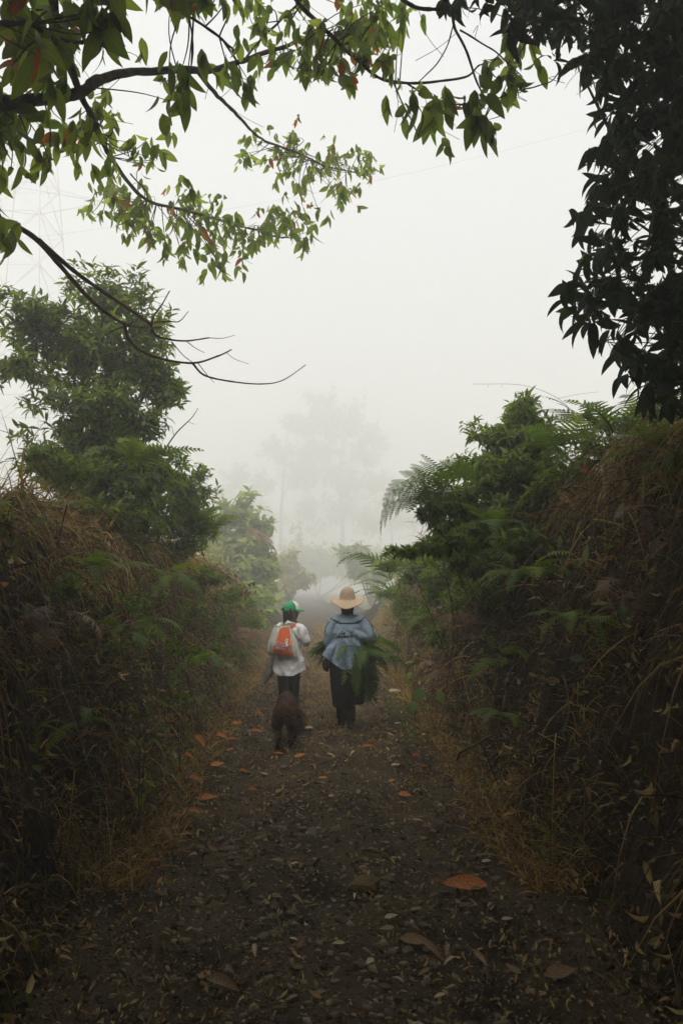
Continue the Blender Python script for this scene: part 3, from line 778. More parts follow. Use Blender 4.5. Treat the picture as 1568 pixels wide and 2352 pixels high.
shrub('misty_thicket', 'faint thicket closing the end of the track in the mist', 'shrub', (-4.0, 120, gz(-4, 120)),
      pb([(740, 1290, 60, 40, 120, 5, 60), (810, 1310, 50, 30, 116, 4.5, 40), (690, 1270, 40, 50, 124, 4.5, 40), (870, 1290, 50, 40, 118, 4.5, 40)]), 1.35, PALE_T, 'pale', M['pale'], M['pale_j'], 0, trunk_r=0.1)

def far_tree(label, base_x, y, pts, n_leaf, leaf, trunks):
    b = np.array([base_x, y, gz(base_x, y)])
    T = thing('misty_tree', label, 'tree', b, 0, 'trees dissolving in the mist at the end of the track')
    C, A = blob_points(pb(pts), 0.15)
    P, D, N, S = whorl(C, A, np.full(len(C), leaf), (4, 6), 1.1, 0.2, 0.4, 1.5)
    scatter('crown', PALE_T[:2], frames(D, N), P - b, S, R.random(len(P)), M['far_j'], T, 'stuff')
    for p, r0, r1 in trunks:
        P_, rr = limb(pxl(p), r0, r1)
        link('trunk' if r0 > 0.3 else 'limb', mesh_np('trunk', *tube_geo(P_ - b, rr, 7)), M['bark'], T)
Yd = 185
far_tree('tallest misty tree with layered clumps of foliage beyond the track', -15.6, Yd,
         [(740, 930, 70, 30, Yd, 4, 70), (680, 970, 60, 26, Yd, 4, 60), (800, 975, 70, 30, Yd, 4, 70), (640, 1030, 60, 26, Yd, 4, 60), (740, 1030, 60, 24, Yd, 4, 60), (830, 1040, 60, 30, Yd, 4, 60), (860, 1000, 40, 26, Yd, 4, 40), (690, 1090, 60, 40, Yd, 4, 60), (780, 1100, 70, 45, Yd, 4, 80), (850, 1100, 60, 40, Yd, 4, 60), (740, 980, 110, 70, Yd, 6, 160), (720, 1060, 120, 70, Yd, 6, 160), (800, 1160, 120, 60, Yd, 6, 120), (690, 1180, 70, 60, Yd, 5, 60)], 0, 2.2,
         [([(648, 1340, Yd), (645, 1200, Yd), (652, 1090, Yd), (660, 1000, Yd)], 0.7, .25), ([(650, 1140, Yd), (690, 1060, Yd), (740, 960, Yd)], .4, .15), ([(790, 1340, Yd + 2), (785, 1180, Yd + 2), (780, 1080, Yd + 2), (800, 980, Yd + 2)], .7, .2)])
Yd = 176
far_tree('misty tree with a broad low crown behind the left bush', -20.5, Yd,
         [(545, 1090, 45, 26, Yd, 3, 60), (600, 1110, 40, 30, Yd, 3, 50), (520, 1130, 40, 30, Yd, 3, 50), (570, 1160, 60, 40, Yd, 3, 70), (620, 1180, 40, 50, Yd, 3, 60)], 0, 1.8, [([(575, 1340, Yd), (570, 1240, Yd), (560, 1120, Yd)], .4, .15)])
Yd = 170
far_tree('rounded misty tree to the right behind the straw hat', 10.5, Yd,
         [(880, 1140, 60, 30, Yd, 3, 60), (920, 1180, 60, 40, Yd, 3, 70), (860, 1200, 50, 40, Yd, 3, 50), (980, 1190, 50, 40, Yd, 3, 50)], 0, 1.8, [([(900, 1340, Yd), (900, 1240, Yd), (895, 1160, Yd)], .4, .15)])

# ------------------------------------------------------------------ pylon in the mist, cable, barbed wire
py0 = np.array([-19.6, 40, gz(-19.6, 40)])
PY = thing('pylon', 'tall lattice power pylon barely visible through the mist behind the left tree', 'pylon', py0)
H = 35
def pyw(z): return 2.9 * (1 - z / H) ** 0.8 + 0.5
cor = [(-1, -1), (1, -1), (1, 1), (-1, 1)]
lv = np.array([0, 4, 8, 12, 16, 20, 23.5, 26.5, 29, 31, 33, 35.0])
for cx_, cy_ in cor:
    tubes('leg', [(np.array([[cx_ * pyw(z), cy_ * pyw(z), z] for z in lv]), 0.04)], M['steel'], PY, 6)
L = []
for a, b in zip(lv[:-1], lv[1:]):
    for i in range(4):
        c0, c1 = cor[i], cor[(i + 1) % 4]
        p = lambda c, z: np.array([c[0] * pyw(z), c[1] * pyw(z), z])
        L += [(np.array([p(c0, a), p(c1, b)]), 0.018), (np.array([p(c1, a), p(c0, b)]), 0.018), (np.array([p(c0, b), p(c1, b)]), 0.018)]
tubes('bracing', L, M['steel'], PY, 4)
for z in (25, 29, 33):
    tubes('cross_arm', [(np.array([[-5, 0, z], [0, -pyw(z), z + 0.1], [5, 0, z]]), 0.03), (np.array([[-5, 0, z], [0, pyw(z), z + 0.1], [5, 0, z]]), 0.03), (np.array([[-5, 0, z], [0, 0, z + 1.4], [5, 0, z]]), 0.025)], M['steel'], PY, 4)
a, b = np.array(at(-60, 560, 34)), np.array(at(1700, 190, 34))
t = np.linspace(0, 1, 30)[:, None]
P = a * (1 - t) + b * t; P[:, 2] -= (4 * t * (1 - t))[:, 0] * 1.2
tag(tubes('power_line', [(P, 0.004)], M['wire'], None, 5), 'thin overhead cable crossing the white sky', 'cable')
bw = thing('barbed_wire', 'strand of barbed wire sagging at the left edge by the bushy tree', 'wire', at(-60, 965, 5.6))
P = cat_rom([np.array(at(x, y, 5.6)) for x, y in ((-60, 965), (0, 988), (70, 1008), (130, 1022), (210, 1040))], 8) - np.array(bw.location)
tubes('strand', [(P, 0.0022), (P + np.stack([np.zeros(len(P)), 0.003 * np.sin(np.arange(len(P)) * 2), 0.003 * np.cos(np.arange(len(P)) * 2)], 1), 0.0018)], M['wire'], bw, 4)
for i in range(3, len(P) - 1, 4):
    tubes('barb', [(np.array([P[i] + [-0.012, 0, 0.016], P[i] + [0.012, 0, -0.016]]), 0.0016), (np.array([P[i] + [0.012, 0, 0.016], P[i] + [-0.012, 0, -0.016]]), 0.0016)], M['wire'], bw, 4)

# ------------------------------------------------------------------ blades: grass, hanging thatch
def blade_geo(P, D, L, Wd, droop, seg=4, side=None):
    """curved strips; P roots, D unit start directions, gravity bends them"""
    n = len(P)
    t = np.linspace(0, 1, seg + 1)
    pos = P[:, None, :] + D[:, None, :] * (L[:, None] * t)[:, :, None]
    pos[:, :, 2] -= (droop * L)[:, None] * t ** 2
    sd = np.cross(D, R.normal(size=(n, 3))) if side is None else side
    sd /= np.linalg.norm(sd, axis=1)[:, None] + 1e-9
    w = Wd[:, None] * np.maximum(0.06, (1 - t ** 1.6))
    V = np.stack([pos - sd[:, None] * w[:, :, None], pos + sd[:, None] * w[:, :, None]], 2).reshape(-1, 3)
    a = (np.arange(n) * (seg + 1) * 2)[:, None] + (np.arange(seg) * 2)[None]
    a = a.ravel()
    return V, np.stack([a, a + 1, a + 3, a + 2], 1)

def blades(name, P, D, L, Wd, droop, mat, seg=4, parent=None):
    V, F = blade_geo(P, D, L, Wd, droop, seg)
    tint = np.repeat(np.clip(R.random(len(P)) * 0.8 + 0.2 * wob(P[:, 0], P[:, 1] * 0.8, 2.0, 2), 0, 1), (seg + 1) * 2)
    o = link(name, mesh_np(name, V, F, None, tint), mat, parent)
    o['kind'] = 'stuff'
    return o

def bank_pts(n, side, y0, y1, s0, s1, ypow=1.6):
    y = y0 + (y1 - y0) * R.random(n) ** ypow
    s = R.uniform(s0, s1, n)
    x = lane_x(y) + side * (lane_w(y) + s)
    return np.stack([x, y, ground_z(x, y)], 1), s

def dirs(n, out, up, side, j=0.35):
    d = np.stack([np.full(n, side * out), np.zeros(n), np.full(n, up)], 1) + R.normal(size=(n, 3)) * j
    return d / np.linalg.norm(d, axis=1)[:, None]

# dry growth hanging down both banks, in hanks that share a lie
def hanks(name, side, nc, per, y0, y1, s0, s1, mat, out, up, L0, L1, wd, droop, ypow=1.6, spread=0.12, seg=4, gap=-0.25):
    c, s = bank_pts(nc, side, y0, y1, s0, s1, ypow)
    k = wob(c[:, 0] * 1.4, c[:, 1] * 1.7, 2.3, 3 + side) + 0.8 * wob(c[:, 2] * 2.2, c[:, 1] * 1.2, 2.0, 6) > gap
    c = c[k]; nc = len(c)
    d0 = dirs(nc, out, up, side, 0.6); l0 = R.uniform(L0, L1, nc)
    i = np.repeat(np.arange(nc), per); n = len(i)
    P = c[i] + R.normal(size=(n, 3)) * spread * np.array([0.6, 1.0, 0.5]) * (0.6 + 0.8 * R.random(nc))[i][:, None]
    P[:, 0] += -side * R.uniform(-0.02, 0.14, n)
    D = d0[i] + R.normal(size=(n, 3)) * 0.5; D /= np.linalg.norm(D, axis=1)[:, None]
    V, F = blade_geo(P, D, l0[i] * R.uniform(0.4, 1.2, n), R.uniform(wd * 0.5, wd * 1.4, n) * (1 + P[:, 1] * 0.06), R.uniform(droop * 0.5, droop * 1.4, n), seg)
    tint = np.repeat(np.clip(0.45 * R.random(nc)[i] + 0.55 * R.random(n), 0, 1), (seg + 1) * 2)
    o = link(name, mesh_np(name, V, F, None, tint), mat); o['kind'] = 'stuff'
for side, n in ((-1, 520), (1, 640)):
    hanks('dry_undergrowth', side, n, 20, 2.1, 20, 0.2, 1.25, M['thatch'], -0.6, 0.0, 0.12, 0.42, 0.0036, 1.2)
    hanks('dry_stalks', side, n // 2, 5, 3.6, 15, 0.15, 1.3, M['straw'], -0.5, 0.2, 0.2, 0.6, 0.0032, 0.9, 1.4, 0.15, 6)
    hanks('crest_tufts', side, 150 if side < 0 else 100, 20, 3.3, 13, 0.62, 1.05, M['straw'], -0.85, 0.45, 0.2, 0.5, 0.0042, 1.1, 1.3, 0.10, 7, -0.1)
    hanks('tangled_twigs', side, 300, 5, 1.8, 14, 0.2, 1.2, M['twig_j'], -0.4, 0.0, 0.15, 0.5, 0.003, 0.4, 1.4, 0.25, 5, -9)
    hanks('hanging_roots', side, n // 4, 10, 2.0, 14, 0.5, 1.1, M['thatch'], -0.7, 0.1, 0.4, 1.0, 0.0024, 1.0, 1.4, 0.2, 7)
# tussocks of straw along the crest and the foot of the banks
P1, s = bank_pts(3200, -1, 2.5, 16, 0.75, 1.6, 1.4)
k = wob(P1[:, 0] * 0.5, P1[:, 1], 2.1, 5) > -0.15
P1 = P1[k]; n = len(P1)
blades('straw_grass', P1, dirs(n, -0.5, 0.7, -1, 0.45), R.uniform(0.2, 0.5, n), R.uniform(0.003, 0.006, n), R.uniform(0.3, 1.1, n), M['straw'], 5)
P2, s = bank_pts(12000, -1, 3.8, 26, -0.2, 0.6, 1.4); n = len(P2)
blades('verge_grass', P2, dirs(n, -0.35, 0.6, -1, 0.5), R.uniform(0.06, 0.26, n), R.uniform(0.0022, 0.0042, n) * (1 + P2[:, 1] * 0.06), R.uniform(0.2, 0.9, n), M['straw'])
P2, s = bank_pts(12000, 1, 3.8, 26, -0.2, 0.7, 1.4); n = len(P2)
blades('verge_grass', P2, dirs(n, -0.35, 0.6, 1, 0.5), R.uniform(0.06, 0.28, n), R.uniform(0.0022, 0.0042, n) * (1 + P2[:, 1] * 0.06), R.uniform(0.2, 0.9, n), M['straw'])
P1, s = bank_pts(2000, 1, 3.2, 14, 0.7, 1.4, 1.4); n = len(P1)
blades('straw_grass', P1, dirs(n, -0.7, 0.25, 1, 0.5), R.uniform(0.15, 0.45, n), R.uniform(0.003, 0.006, n), R.uniform(0.6, 1.4, n), M['straw'], 5)
# tall dry grass standing along both crests
for side, n in ((-1, 4200), (1, 1200)):
    P, s = bank_pts(n, side, 3.0, 15, 0.8, 2.4, 1.2)
    k = wob(P[:, 0] * 0.8, P[:, 1], 1.8, 4) > -0.3; P = P[k]; n = len(P)
    blades('crest_grass', P, dirs(n, -0.25, 1.0, side, 0.35), R.uniform(0.25, 0.75, n) * (0.7 + 0.5 * (side < 0)), R.uniform(0.0026, 0.005, n), R.uniform(0.1, 0.7, n), M['straw'], 5)
# green growth
for side, n in ((-1, 4200), (1, 3600)):
    P, s = bank_pts(n, side, 3, 22, 0.1, 1.5, 1.3)
    k = wob(P[:, 0], P[:, 1], 1.7, 6) > -0.1; P = P[k]
    blades('green_grass', P, dirs(len(P), -0.4, 0.6, side, 0.4), R.uniform(0.1, 0.35, len(P)), R.uniform(0.002, 0.0045, len(P)) * (1 + P[:, 1] * 0.05), R.uniform(0.3, 1.0, len(P)), M['grass'])
# small leaved creepers on the banks
for side, n in ((-1, 13000), (1, 11000)):
    P, s = bank_pts(n, side, 2.0, 24, 0.15, 1.5, 1.3)
    k = wob(P[:, 0] * 1.5, P[:, 1], 2.3, 7 if side < 0 else 1) > 0.0; P = P[k]; m = len(P)
    P = P + np.stack([-side * R.uniform(0.02, 0.16, m), np.zeros(m), R.uniform(0, 0.08, m)], 1)
    scatter('creeper_leaves', TINY_T, frames(dirs(m, -0.5, -0.35, side, 0.5), np.tile([-side * 0.6, -0.2, 0.8], (m, 1)) + R.normal(size=(m, 3)) * 0.4), P, R.gamma(4, 0.011, m) * (1 + P[:, 1] * 0.03), R.random(m), M['mid_j'], None, 'stuff')
# dead curled leaves caught on the banks
for side, n in ((-1, 1600), (1, 2200)):
    P, s = bank_pts(n, side, 1.8, 14, 0.1, 1.3, 1.4)
    P = P + np.stack([-side * R.uniform(0.03, 0.15, n), np.zeros(n), np.zeros(n)], 1)
    scatter('dead_leaves', [leaf_tmpl(0.4, 3, 1.2, 0.5, 1, 0.6)], frames(dirs(n, -0.3, -0.6, side, 0.6), unit(n)), P, R.uniform(0.035, 0.11, n), R.random(n), M['litter'], None, 'stuff')

# moss and grass at the foot of the right bank, grassy middle of the track
n = 9000
P = np.stack([R.uniform(0.62, 1.25, n), R.uniform(7.3, 10.4, n), np.zeros(n)], 1)
P[:, 0] += (lane_x(P[:, 1]) + 0.2)
k = ((P[:, 0] - 0.86) / 0.34) ** 2 + ((P[:, 1] - 8.9) / 1.45) ** 2 + 0.35 * wob(P[:, 0] * 2, P[:, 1] * 2, 2, 3) < 1
P = P[k]; P[:, 2] = ground_z(P[:, 0], P[:, 1])
blades('moss', P, dirs(len(P), 0, 1, 1, 0.6), R.uniform(0.01, 0.045, len(P)), R.uniform(0.002, 0.004, len(P)), R.uniform(0, 0.4, len(P)), M['moss'], 2)
n = 16000
y = 6.5 + 26 * R.random(n) ** 1.5
x = lane_x(y) + R.normal(size=n) * 0.22 + 0.02
P = np.stack([x, y, ground_z(x, y)], 1)
P = P[(wob(P[:, 0] * 2, P[:, 1], 1.6, 4) > -0.55) & (R.random(n) < smooth(6.2, 9, y) * 0.9 + 0.1)]
blades('track_grass', P, dirs(len(P), 0, 0.35, 1, 0.6), R.uniform(0.03, 0.09, len(P)), R.uniform(0.0015, 0.003, len(P)) * (1 + P[:, 1] * 0.05), R.uniform(0, 0.4, len(P)), M['straw'], 2)

# ------------------------------------------------------------------ stones and litter on the track
def chip_tmpl(seed, flat=0.3):
    r = np.random.default_rng(seed)
    k = 6
    th = np.sort(r.uniform(0, 2 * PI, k)); rad = r.uniform(0.6, 1.0, k); e = r.uniform(0.5, 1.0)
    lo = np.stack([np.cos(th) * rad, np.sin(th) * rad * e, np.zeros(k) - flat * 0.4], 1)
    hi = lo * [0.82, 0.82, 1]; hi[:, 2] = flat * r.uniform(0.5, 1.0, k)
    V = np.concatenate([lo, hi, [[0, 0, flat * 0.9]]])
    F = [(i, (i + 1) % k, k + (i + 1) % k, k + i) for i in range(k)]
    F += [(k + i, k + (i + 1) % k, k + (i + 2) % k, 2 * k) for i in range(0, k, 2)]
    return V, np.array(F), np.zeros((len(V), 2))
CHIP_T = [chip_tmpl(s, f) for s, f in ((1, .2), (2, .25), (3, .15), (4, .35), (5, .2), (6, .18))]

def rand_rot(n, tilt):
    a = R.uniform(0, 2 * PI, n); N = np.stack([R.normal(size=n) * tilt, R.normal(size=n) * tilt, np.ones(n)], 1)
    D = np.stack([np.cos(a), np.sin(a), R.normal(size=n) * tilt], 1)
    return frames(D, N)

n = 46000
y = 1.9 + 26 * R.random(n) ** 2.2
u = np.clip(R.normal(size=n) * 0.62, -1.25, 1.25)
keep = R.random(n) < np.clip(0.35 + 0.65 * np.minimum(1, np.abs(u) * 1.6), 0, 1) ** np.where(y > 6, 1.6, 0.4)
y, u = y[keep], u[keep]; n = len(y)
x = lane_x(y) + u * lane_w(y)
S = R.gamma(1.7, 0.0052, n) * (1 + 0.03 * y) + 0.004
scatter('gravel', CHIP_T, rand_rot(n, 0.22), np.stack([x, y, ground_z(x, y) + 0.004], 1), S, R.random(n), M['chips'], None, 'stuff')
n = 40000
y = 1.9 + 24 * R.random(n) ** 1.9
u = R.uniform(-1.35, 1.35, n)
keep = R.random(n) < 0.25 + 0.75 * np.clip(np.abs(u) * 1.2 + 0.5 * wob(u * 3, y, 2.1, 3), 0, 1) ; y, u = y[keep], u[keep]; n = len(y)
x = lane_x(y) + u * lane_w(y)
LIT_T = [leaf_tmpl(0.4, 4, 1.4, 0.5, 1, 0.7), leaf_tmpl(0.26, 4, 2.4, 0.3, 1, 0.4), leaf_tmpl(0.45, 4, -1.2, 0.2, 1, 0.9), leaf_tmpl(0.3, 4, -2.0, 0.4, 1, 0.5), leaf_tmpl(0.5, 4, 0.6, 0.3, 1, 1.1)]
scatter('leaf_litter', LIT_T, rand_rot(n, 0.4), np.stack([x, y, ground_z(x, y) + 0.012], 1), np.minimum(R.gamma(2.6, 0.011, n), 0.05) * (0.85 + 0.06 * y), R.random(n), M['litter'], None, 'stuff')
n = 900
y = 2 + 14 * R.random(n) ** 1.6; u = R.uniform(-1.3, 1.3, n); x = lane_x(y) + u * lane_w(y)
blades('straw_bits', np.stack([x, y, ground_z(x, y) + 0.012], 1), dirs(n, 0, 0.05, 1, 0.6) * [1, 1, 0.1], R.uniform(0.05, 0.22, n), R.uniform(0.0009, 0.0018, n), np.zeros(n), M['straw'], 2)
# ------------------------------------------------------------------ ferns
def frond_mesh(seed, a0=0.6, droop=1.4, pairs=17, wide=0.36, ragged=0.0, solid=False):
    r = np.random.default_rng(seed)
    n = 24
    t = np.linspace(0, 1, n + 1)
    ang = a0 - droop * t ** 1.3
    st = np.stack([0.04 * np.sin(t * 3 + seed), np.cos(ang), np.sin(ang)], 1) / n
    pos = np.concatenate([[[0, 0, 0]], np.cumsum(st[:-1], 0)])
    V, F = [], []
    def quad(a, b, c, d_):
        k = len(V); V.extend([a, b, c, d_]); F.append((k, k + 1, k + 2, k + 3))
    X = np.array([1.0, 0, 0])
    for i in range(n):
        w0, w1 = 0.007 * (1 - 0.85 * t[i]), 0.007 * (1 - 0.85 * t[i + 1])
        quad(pos[i] - X * w0, pos[i] + X * w0, pos[i + 1] + X * w1, pos[i + 1] - X * w1)
    for p in range(pairs):
        tt = 0.16 + 0.83 * (p / (pairs - 1)) ** 0.95
        f = tt * n; i = min(n - 1, int(f)); o = pos[i] + (pos[i + 1] - pos[i]) * (f - i)
        T = pos[i + 1] - pos[i]; T /= np.linalg.norm(T)
        U = np.cross(X, T)
        L = wide * (1 - tt) ** 0.85 * min(1, 0.55 + (tt - 0.1) * 2.5) + 0.02
        for sd in (-1, 1):
            if r.random() < ragged: continue
            L2 = L * r.uniform(0.85, 1.1)
            dr = sd * X * math.cos(0.5) + T * math.sin(0.5) + U * r.uniform(-0.1, 0.12)
            dr /= np.linalg.norm(dr)
            if solid:                                    # lance shaped pinna with a toothed edge
                m = 6
                for q in range(m):
                    s0, s1 = q / m, (q + 1) / m
                    a = o + dr * L2 * s0 - U * 0.12 * L2 * s0 ** 2; b = o + dr * L2 * s1 - U * 0.12 * L2 * s1 ** 2
                    w0 = 0.024 * (1 - s0) ** 0.6 + 0.003; w1 = 0.024 * (1 - s1) ** 0.6 * (0.8 if q < m - 1 else 0.1)
                    tz = T - dr * (T @ dr); tz /= np.linalg.norm(tz)
                    quad(a - tz * w0, a + tz * w0, b + tz * w1, b - tz * w1)
                continue
            m = 9 if L2 > 0.1 else 5
            prev = o
            for q in range(m):
                s0, s1 = q / m, (q + 1) / m
                a = o + dr * L2 * s0 - U * 0.10 * L2 * s0 ** 2; b = o + dr * L2 * s1 - U * 0.10 * L2 * s1 ** 2
                pw = 0.24 * L2 * (1 - s0) ** 0.8 + 0.006
                for e in (-1, 1):
                    sdv = T * e * math.cos(0.3) + dr * 0.35
                    c_ = (a + b) / 2 + sdv * pw
                    quad(a, a * 0.35 + b * 0.65, c_ + (b - a) * 0.22, c_ - (b - a) * 0.12)
    return mesh_np('frond', np.array(V), np.array(F), None, None, False)

FR = {}
def fronds(kind):
    if kind not in FR:
        spec = {'fern': [(1, .8, 1.3), (2, .6, 1.6), (3, 1.0, 1.8), (4, .5, 1.0), (5, .9, 2.1)], 'fern_solid': [(21, .8, 1.3), (22, .6, 1.6), (23, 1.0, 1.8), (24, .5, 1.0), (25, .9, 2.1)], 'fern_dark': [(6, .3, 1.2), (7, .1, 1.0), (8, .5, 1.8), (9, .0, .6)], 'fern_brown': [(10, .5, 1.8), (11, .2, 1.6), (12, .8, 2.4)]}[kind]
        FR[kind] = []
        for sd, a0, dr in spec:
            me = frond_mesh(sd, a0, dr, 15 if kind != 'fern' else 17, 0.36, 0.06 if kind != 'fern_brown' else 0.2, kind != 'fern')
            me.materials.append(M['fern' if kind == 'fern_solid' else kind]); FR[kind].append(me)
    return FR[kind]

def put_frond(parent, kind, p, direction, size, v=None, roll=0.0):
    """frond whose stalk starts at p (relative to parent) heading along direction, seen from above its arch"""
    me = random.choice(fronds(kind)) if v is None else fronds(kind)[v]
    o = bpy.data.objects.new('frond', me); COL.objects.link(o); o.parent = parent
    az = math.atan2(direction[1], direction[0]) - PI / 2
    el = math.atan2(direction[2], math.hypot(direction[0], direction[1]))
    mr = Matrix.Rotation(az, 4, 'Z') @ Matrix.Rotation(el, 4, 'X') @ Matrix.Rotation(roll, 4, 'Y')
    o.matrix_local = Matrix.Translation(Vector(p)) @ mr @ Matrix.Scale(size, 4)
    return o

def fern(label, px, py, d_, n, size, az0, az1, kind='fern_solid', el=(-0.1, 0.4), group=None, drop=0.0):
    base = Vector(at(px, py, clear_of_bank(px, py, d_, 0.06)))
    T = thing('fern', label, 'fern', base, 0, group)
    for k in range(n):
        a = math.radians(az0 + (az1 - az0) * (k + random.uniform(0.1, 0.9)) / n)
        put_frond(T, kind, (random.uniform(-.04, .04), random.uniform(-.04, .04), random.uniform(-.05, .03)), (math.cos(a), math.sin(a), random.uniform(*el)), size * random.uniform(0.7, 1.15), None, random.uniform(-0.4, 0.4))
    return T

# azimuth: 180 = towards the left, 270 = towards the camera, 0 = right
T = thing('fern', 'long arching bracken fronds curving out from the right bank against the white mist', 'fern', at(1075, 1120, 5.4))
for p, dr, sz, v, ro in (((0, 0, -.02), (-1, -0.15, -0.62), 1.0, 4, 0.5), ((.04, 0, 0.05), (-1, 0.1, -0.4), 0.95, 4, 0.4), ((.1, 0, 0.0), (-0.8, -.4, 0.0), 0.55, 2, 0.3), ((0, 0, -.12), (-1, -0.1, -0.5), 0.7, 2, 0.4)):
    put_frond(T, 'fern', p, dr, sz, v, ro)
fern('bright green fern hanging over the dark face of the right bank', 1215, 1325, 4.5, 9, 0.42, 170, 350, el=(-0.3, 0.2))
fern('small green fern low on the right bank under the brightest fern', 1150, 1500, 4.4, 5, 0.28, 170, 330, el=(-0.4, 0.1))
fern('tall hazy fern clump on the right beside the straw hat', 965, 1335, 10.5, 10, 1.0, 120, 330)
fern('misty fern drooping behind the shoulder of the person in the blue shirt', 905, 1385, 13, 9, 1.0, 100, 330)
fern('fern clump between the berry shrub and the track', 1010, 1330, 8.4, 9, 0.75, 120, 340)
fern('fern at knee height on the right bank above the moss', 985, 1440, 8.6, 7, 0.55, 130, 330, el=(-0.3, 0.3))
fern('fern growing on the crest of the right bank behind the orange leaf', 1420, 1010, 5.3, 8, 0.6, 90, 330)
fern('fern under the hanging dark tree at the right edge', 1510, 1000, 5.0, 8, 0.6, 90, 330)
fern('wispy fern standing out against the sky on the right crest', 1330, 975, 5.8, 5, 0.6, 60, 200, el=(0.0, 0.6))
fern('fern in front of the glossy shrub on the right', 1120, 1230, 5.0, 7, 0.45, 140, 320, el=(-0.2, 0.3))
fern('green fern drooping from the foot of the bushy tree', 300, 1075, 6.2, 6, 0.62, 230, 380, el=(-0.1, 0.3))
fern('dark fern in the shade of the left bank under the straw', 385, 1320, 5.2, 6, 0.45, 220, 380, el=(-0.5, 0.1))
fern('fern hanging from the left crest among pale straw', 210, 1300, 4.4, 6, 0.42, 220, 380, el=(-0.5, 0.1))
fern('fern at the far foot of the left bank under the pale bush', 560, 1400, 12.5, 8, 0.8, 200, 380, el=(-0.2, 0.2))
fern('dry brown fern against the left bank by the capped woman', 570, 1440, 10.5, 4, 0.55, 230, 340, 'fern_brown', (-0.8, -0.2))
fern('reddish dead fern on the pale bush', 585, 1215, 19.5, 3, 0.9, 240, 340, 'fern_brown', (-0.8, -0.2))
fern('dry brown fern matted on the right bank near the track', 1050, 1400, 6.6, 6, 0.5, 170, 320, 'fern_brown', (-0.8, -0.1))
fern('brown dead fern high on the right bank at the picture edge', 1520, 1200, 3.9, 6, 0.4, 170, 320, 'fern_brown', (-0.8, 0.0))
fern('withered fern half way down the right bank', 1440, 1340, 3.7, 5, 0.32, 170, 320, 'fern_brown', (-0.8, 0.0))

fern('fern spilling from a hollow in the middle of the left bank', 300, 1440, 4.2, 6, 0.34, 230, 380, el=(-0.7, 0.0))
fern('green fern above the seedling at the foot of the left bank', 470, 1530, 6.4, 6, 0.4, 220, 380, el=(-0.4, 0.2))
fern('fern beside the bent stem low on the left bank', 180, 1640, 3.4, 5, 0.26, 220, 380, el=(-0.6, 0.0))
fern('fern arching from the left crest beside the leafy shrub', 470, 1240, 8.2, 7, 0.7, 220, 400, el=(-0.2, 0.4))
fern('fern tucked under the glossy shrub on the right bank', 1110, 1290, 5.6, 8, 0.5, 150, 330, el=(-0.3, 0.3))
fern('drooping fern half way down the right bank beside the brown fern', 1330, 1420, 3.9, 6, 0.32, 160, 320, el=(-0.7, 0.0))
fern('fern low on the right bank above the broken branch', 1150, 1640, 4.8, 6, 0.3, 150, 330, el=(-0.4, 0.2))
fern('fern on the crest at the far right under the dark leaves', 1545, 1040, 4.3, 8, 0.5, 120, 330)
fern('big fern on the crest between the dead branch and the glossy shrub', 1300, 1040, 5.7, 9, 0.6, 100, 330)
fern('feathery fern hanging over the track right of the straw hat', 900, 1330, 9.4, 6, 0.9, 150, 300, el=(-0.1, 0.3))
fern('dead brown fern on the left bank below the crest', 120, 1400, 3.6, 5, 0.36, 220, 380, 'fern_brown', (-0.8, 0.0))
fern('dead brown fern near the foot of the right bank by the moss', 1010, 1530, 7.4, 5, 0.45, 170, 320, 'fern_brown', (-0.6, 0.0))

# ------------------------------------------------------------------ single stems, sprigs, leaf plants
def stem(label, pts, r0, r1, mat='stem_dry', side=(), cat='stem', name='dry_stem'):
    P, rr = limb(pxl(pts), r0, r1, 7)
    T = thing(name, label, cat, P[0])
    tubes('stalk', [(P - P[0], rr)], M[mat], T, 6)
    for sp in side:
        Q, r2 = limb(pxl(sp), r1, r1 * 0.6, 4)
        tubes('side_twig', [(Q - P[0], r2)], M[mat], T, 5)
    return T
stem('long pale stem arching down across the dark left bank', [(0, 1448, 3.0), (70, 1465, 3.05), (170, 1535, 3.1), (235, 1625, 3.1), (262, 1700, 3.1)], .0035, .002)
stem('dry stem lying low at the left edge of the picture', [(-10, 1600, 3.0), (40, 1630, 3.0), (85, 1662, 3.0)], .003, .002)
stem('bent dry stem rising at the bottom of the left bank', [(0, 1830, 2.9), (60, 1850, 2.9), (110, 1870, 2.9)], .003, .002)
stem('thin brown stem slanting across the left bank towards the pale bush', [(370, 1255, 6.2), (450, 1285, 7.0), (520, 1320, 7.8), (575, 1365, 8.2)], .004, .002)
stem('bare grey stem forking above the shrub on the left', [(355, 1080, 7.4), (375, 1040, 7.4), (405, 995, 7.4), (440, 960, 7.4), (455, 938, 7.4)], .012, .003, 'bark', [[(400, 1000, 7.4), (395, 980, 7.4)], [(430, 968, 7.4), (448, 975, 7.4)], [(375, 1040, 7.4), (360, 1010, 7.4)]])
stem('dark upright stem at the edge of the right bank near the moss', [(1010, 1260, 6.2), (1035, 1380, 6.0), (1040, 1480, 5.9), (1022, 1590, 5.9)], .006, .004, 'bark')
stem('pale straw stalk standing in the mist right of the straw hat', [(915, 1330, 9.5), (922, 1370, 9.4), (934, 1430, 9.3)], .006, .004)
stem('curled root hanging on the dark right bank', [(1292, 1550, 3.9), (1300, 1580, 3.85), (1305, 1640, 3.8), (1290, 1690, 3.8)], .006, .003)
stem('broken brown branch lying at the foot of the right bank', [(1050, 1745, 4.6), (1058, 1728, 4.55), (1090, 1712, 4.5), (1130, 1690, 4.4)], .009, .004, 'bark')
stem('crooked dead branch on the right crest against the sky', [(1340, 950, 5.3), (1390, 985, 5.3), (1405, 1020, 5.2), (1440, 1040, 5.1)], .03, .012, 'bark', [[(1395, 985, 5.3), (1420, 970, 5.3)], [(1362, 965, 5.3), (1345, 930, 5.3)]])
